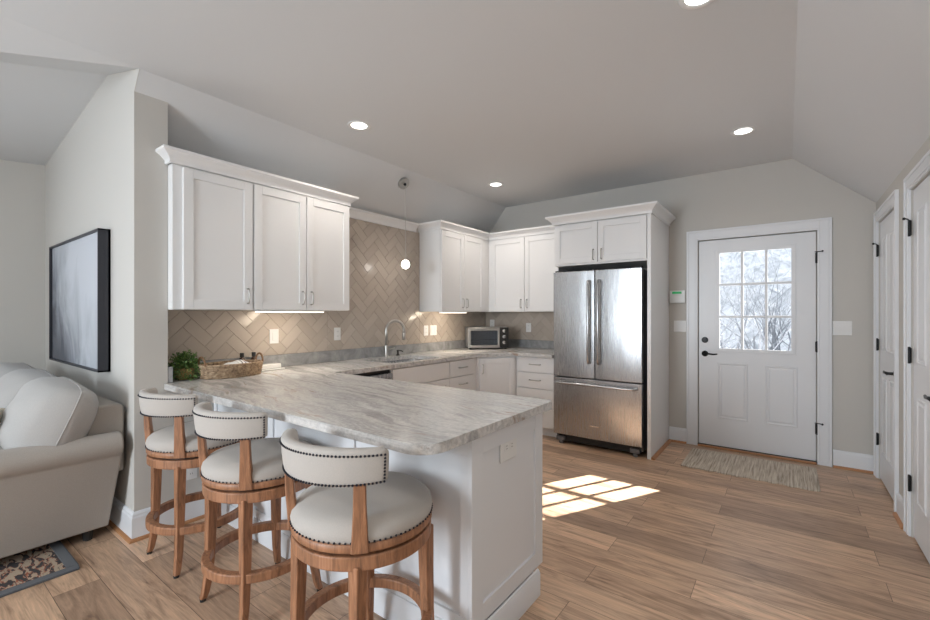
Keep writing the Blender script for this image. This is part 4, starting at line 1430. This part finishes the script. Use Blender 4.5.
stools = [(-1.25, 1.06, 'cream linen swivel stool nearest the camera, at the free end of the counter'),
          (-2.02, 1.092, 'cream linen swivel stool in the middle of the three at the peninsula'),
          (-2.70, 1.092, 'cream linen swivel stool farthest left, beside the partition end')]
for i, (x, y, lb) in enumerate(stools):
    if i == 0:
        s_ = st0
        s_.location = (x, y, 0)
        s_['label'] = lb
    else:
        s_ = duplicate(st0, (x, y, 0), lb)

# ------------------------------------------------------------------ sofa
sf = thing('sofa', 'beige slipcovered sofa with a rolled arm against the partition wall', 'sofa', (-4.1, 0.4, 0))
SX1 = -3.20           # outer side of the near arm
bm = B()
# flared side and skirt: one body
prism(bm, [(0.835, 0.07), (0.86, 0.50), (0.86, 0.72), (0.72, 0.78), (0.60, 0.50), (0.60, 0.42), (-0.10, 0.42), (-0.12, 0.07)], -SX1 + 0.26, 5.16, M=Matrix(((0, 0, -1, 0), (1, 0, 0, 0), (0, 1, 0, 0), (0, 0, 0, 1))))
obj('body', bm, M['sofa'], sf, bevel=0.03, seg=4)
def rolled_arm(x0, x1, xo):
    """profile in x-z swept along y; xo is the outer side"""
    s = 1 if xo > (x0 + x1) / 2 else -1
    bm = B()
    xc = (x0 + x1) / 2
    pr = []
    # slab below
    base_in, base_out = xc - s * 0.08, xo - s * 0.035
    r = 0.078
    zc = 0.580
    pr.append((base_in, 0.07)); pr.append((base_out - s * 0.13, 0.07)); pr.append((base_out, 0.50))
    cxr = xo - s * 0.068
    for i in range(13):
        a = R(-62 + i * 18.5)
        pr.append((cxr + s * r * math.cos(a), zc + r * 0.92 * math.sin(a)))
    pr.append((base_in, 0.56))
    n = 12
    rings = []
    for k in range(n + 1):
        t = k / n
        y = 0.835 - t * 0.95
        lift = 0.035 * t * 0.4
        rings.append([bm.verts.new((x, y + (0.02 if z > 0.4 else -0.01) * (1 if k == 0 else 0), z + (lift if z > 0.45 else 0))) for x, z in pr])
    m = len(pr)
    for a, b_ in zip(rings[:-1], rings[1:]):
        for i in range(m):
            bm.faces.new((a[i], a[(i + 1) % m], b_[(i + 1) % m], b_[i]))
    bm.faces.new(rings[0][::-1]); bm.faces.new(rings[-1])
    return bm
obj('arm', rolled_arm(-3.45, -3.18, -3.13), M['sofa'], sf, bevel=0.012, seg=3, angle=30)
obj('arm', rolled_arm(-5.38, -5.12, -5.39), M['sofa'], sf, bevel=0.012, seg=3, angle=30)
bm = B()
prism(bm, [(0.885, 0.40), (0.885, 0.79), (0.865, 0.81), (0.73, 0.81), (0.67, 0.40)], 3.235, 5.30, M=Matrix(((0, 0, -1, 0), (1, 0, 0, 0), (0, 1, 0, 0), (0, 0, 0, 1))))
obj('back_frame', bm, M['sofa'], sf, bevel=0.02, seg=4)
for x in (-3.36, -5.1):
    for y in (0.74, 0.0):
        zf = 0.0 if y > 0.6 else 0.0125
        bm = B(); lathe(bm, [(0, zf), (0.022, zf), (0.03, 0.07), (0, 0.072)], M=T(x, y, 0), n=12)
        obj('foot', bm, M['dark'], sf)
def puff(cx, cy, cz, w, h, d, tilt, roll=0, corner=0.28, n=16, crown_=1.0, seed=0, yaw=0):
    """stuffed cushion; local x width, z height, y thickness"""
    bm = B()
    rr = random.Random(seed)
    W = T(cx, cy, cz) @ RZ(yaw) @ RX(tilt) @ RY(roll)
    front, back = {}, {}
    for i in range(n + 1):
        for j in range(n + 1):
            u, v = i / n * 2 - 1, j / n * 2 - 1
            # round the corners a little
            pu = u * (1 - 0.09 * v ** 4) * w / 2
            pv = v * (1 - 0.10 * u ** 4) * h / 2
            prof = ((1 - abs(u) ** 3.2) * (1 - abs(v) ** 3.2)) ** corner
            th = d / 2 * prof
            wr = 0.006 * math.sin(5 * u + 2.3 * v + seed) * prof + 0.004 * math.sin(9 * v - 4 * u + seed)* prof
            front[i, j] = bm.verts.new(W @ Vector((pu, -(th + wr) - 0.012, pv)))
            back[i, j] = bm.verts.new(W @ Vector((pu, th * 0.7 + 0.012, pv)))
    for i in range(n):
        for j in range(n):
            bm.faces.new((front[i, j], front[i + 1, j], front[i + 1, j + 1], front[i, j + 1]))
            bm.faces.new((back[i, j], back[i, j + 1], back[i + 1, j + 1], back[i + 1, j]))
    per = [(i, 0) for i in range(n)] + [(n, j) for j in range(n)] + [(i, n) for i in range(n, 0, -1)] + [(0, j) for j in range(n, 0, -1)]
    for a, b_ in zip(per, per[1:] + per[:1]):
        bm.faces.new((front[a], front[b_], back[b_], back[a]))
    edge = [front[p].co.copy() for p in per]
    return bm, edge
bl = [(-3.475, 'plump grey back cushion at the right end of the sofa'), (-4.135, 'plump grey back cushion in the middle of the sofa'), (-4.80, 'plump grey back cushion at the left end of the sofa')]
for k, (x, lb) in enumerate(bl):
    bm, edge = puff(x, 0.61, 0.725, 0.655, 0.47, 0.38, R(-22), R(3), 0.45, seed=k)
    o = obj('sofa_cushion', bm, M['cushion'], None, smooth=True)
    for v in o.data.vertices: v.co -= Vector((x, 0.615, 0.47))
    o.location = (x, 0.615, 0.47)
    tag(o, lb, 'cushion', group='back cushions of the sofa')
    bm = B(); tube(bm, edge, 0.0035, 6, closed=True)
    bmesh.ops.translate(bm, verts=bm.verts, vec=-Vector((x, 0.615, 0.47)))
    e_ = obj('piping', bm, M['cushion'], None, smooth=True); e_.parent = o
bm = B(); box(bm, -5.12, -3.34, -0.08, 0.60, 0.425, 0.50); o = obj('seat_cushion', bm, M['sofa'], sf, bevel=0.04, seg=4)
bm, edge = puff(-3.66, 0.33, 0.625, 0.40, 0.38, 0.14, R(-22), R(-6), 0.6, seed=9, yaw=R(-25))
o = obj('throw_pillow', bm, M['pillow'], None, smooth=True); tag(o, 'small cream throw pillow leaning inside the sofa arm', 'pillow')
for v in o.data.vertices: v.co -= Vector((-3.72, 0.33, 0.50))
o.location = (-3.72, 0.33, 0.50)

# ------------------------------------------------------------------ rugs
def make_rug():
    m = mat('woven rug pile', (0.2, 0.17, 0.14), 0.95)
    nt, ns, lk, b = nodes(m)
    v = coords(nt, (1, 1, 1))
    v1 = add(nt, 'ShaderNodeTexVoronoi', feature='F1', i_Scale=9.0, i_Randomness=0.8); mpx = coords(nt, (1.0, 2.2, 1), rot=(0, 0, R(18))); lk.new(mpx, v1.inputs['Vector'])
    n1 = noise(nt, coords(nt, (9, 22, 1), rot=(0, 0, R(15))), 1.4, 4, 0.6, 1.0)
    cc = ramp(nt, n1, [(0.0, (0.045, 0.04, 0.042)), (0.44, (0.085, 0.07, 0.062)), (0.47, (0.33, 0.09, 0.045)), (0.50, (0.42, 0.33, 0.24)), (0.64, (0.34, 0.27, 0.20)), (0.67, (0.07, 0.065, 0.06))], 'CONSTANT')
    lk.new(cc, b.inputs['Base Color'])
    bump(nt, noise(nt, v, 300, 2), b, 0.5, 0.003)
    return m
rg = thing('area_rug', 'dark patterned area rug with a charcoal border under the sofa', 'rug', (-3.6, 0.2, 0))
bm = B(); box(bm, -5.2, -3.05, -1.6, 0.585, 0.0, 0.009); obj('pile', bm, make_rug(), rg)
bm = B()
RB = [(-2.985, -1.65), (-2.985, 0.60)]
sweep(bm, [(0, 0), (0.05, 0), (0.05, 0.010), (0.045, 0.013), (0.005, 0.013), (0, 0.010)], [(-5.25, 0.635), (-5.25, -1.65), (-2.985, -1.65), (-2.985, 0.635)][::1], closed=True) if False else None
for a in (box(bm, -3.05, -3.0, -1.65, 0.63, 0, 0.012), box(bm, -5.25, -3.05, 0.585, 0.63, 0, 0.012), box(bm, -5.25, -5.2, -1.65, 0.585, 0, 0.012), box(bm, -5.2, -3.05, -1.65, -1.6, 0, 0.012)):
    pass
bmesh.ops.remove_doubles(bm, verts=bm.verts, dist=0.0001)
obj('border', bm, make_fabric('rug border', (0.085, 0.09, 0.10), 200), rg, bevel=0.004)

def make_mat():
    m = mat('jute mat', (0.45, 0.38, 0.30), 0.95)
    nt, ns, lk, b = nodes(m)
    n1 = noise(nt, coords(nt, (55, 2.2, 1)), 1.5, 4, 0.6, 0.25)
    cc = ramp(nt, n1, [(0.30, (0.26, 0.21, 0.16)), (0.48, (0.50, 0.43, 0.35)), (0.66, (0.68, 0.62, 0.53))])
    lk.new(cc, b.inputs['Base Color'])
    bump(nt, n1, b, 0.6, 0.004)
    return m
bm = B()
nx = 40
ptsm = []
x0, x1, y0, y1 = -0.76, 0.205, 4.235, 4.85
for i in range(nx + 1):
    ptsm.append((x0 + (x1 - x0) * i / nx, y0 + 0.006 * math.sin(i * 1.3) + random.uniform(-.004, .004)))
for i in range(nx, -1, -1):
    ptsm.append((x0 + (x1 - x0) * i / nx, y1 + 0.004 * math.sin(i * 1.7)))
prism(bm, ptsm, 0.0, 0.012)
o = obj('door_mat', bm, make_mat(), None, bevel=0.003)
tag(o, 'fringed beige jute mat on the floor before the outside door', 'mat')

# ------------------------------------------------------------------ outside, seen through the door glass
snow = painted('snow', (0.80, 0.82, 0.86), 0.8)
bm = B(); box(bm, -14, 14, YB + 0.14, 26, -0.5, -0.3)
o = obj('ground_outside', bm, snow); o['kind'] = 'structure'
barkm = mat('frosted bark', (0.16, 0.175, 0.20), 0.9)
def branch(bm, p, d, L, r, depth, rnd):
    pts = [p]; rs = [r]
    q = p.copy(); dd = d.copy()
    for k in range(3):
        dd = (dd + Vector((rnd.uniform(-.25, .25), rnd.uniform(-.25, .25), rnd.uniform(-.12, .2)))).normalized()
        q = q + dd * L / 3
        pts.append(q.copy()); rs.append(r * (1 - 0.22 * (k + 1)))
    tube(bm, pts, rs, 5)
    if depth == 0:
        return
    for k in range(3 if depth > 1 else 7):
        i = rnd.choice((1, 2, 3))
        nd = (dd + Vector((rnd.uniform(-1, 1), rnd.uniform(-1, 1), rnd.uniform(-.4, .7)))).normalized()
        branch(bm, pts[i], nd, L * rnd.uniform(.55, .8), rs[i] * 0.6, depth - 1, rnd)
bm = B(); prism(bm, [(14.0, -0.4), (16.5, 3.4), (19.0, 7.0), (26, 7.5), (26, -0.4)], -12, 12, M=Matrix(((0, 0, 1, 0), (1, 0, 0, 0), (0, 1, 0, 0), (0, 0, 0, 1))))
hm = mat('frosted brush', (0.5, 0.52, 0.55), 0.9)
hnt, _, hlk, hb = nodes(hm)
hlk.new(ramp(hnt, noise(hnt, coords(hnt, (1, 1, 1)), 2.6, 8, 0.75, 1.5), [(0.35, (0.30, 0.33, 0.37)), (0.5, (0.62, 0.65, 0.70)), (0.65, (0.88, 0.90, 0.94))]), hb.inputs['Base Color'])
o = obj('hill_backdrop', bm, hm); o['kind'] = 'structure'  # added backdrop slope, turned from the sun so it stays shaded
trees = [(-1.3, 9.6, 'frosted bare tree outside, seen in the left panes of the door'), (-0.7, 8.6, 'frosted bare tree outside, seen in the middle panes of the door'), (-0.25, 10.4, 'frosted bare tree outside, seen in the right panes of the door'), (-2.2, 11.5, 'frosted bare tree farther off, left of the door view'), (-0.1, 12.8, 'frosted bare tree farthest off behind the others')]
for k, (x, y, lb) in enumerate(trees):
    rnd = random.Random(20 + k)
    bm = B()
    for t in range(5):
        branch(bm, Vector((x + rnd.uniform(-.5, .5), y + rnd.uniform(-.3, .3), -0.3)), Vector((rnd.uniform(-.35, .35), 0, 1)), rnd.uniform(1.2, 1.9), 0.034, 4, rnd)
    o = obj('bare_tree', bm, barkm)
    for v in o.data.vertices: v.co -= Vector((x, y, -0.3))
    o.location = (x, y, -0.3)
    tag(o, lb, 'tree', group='bare trees outside the door')
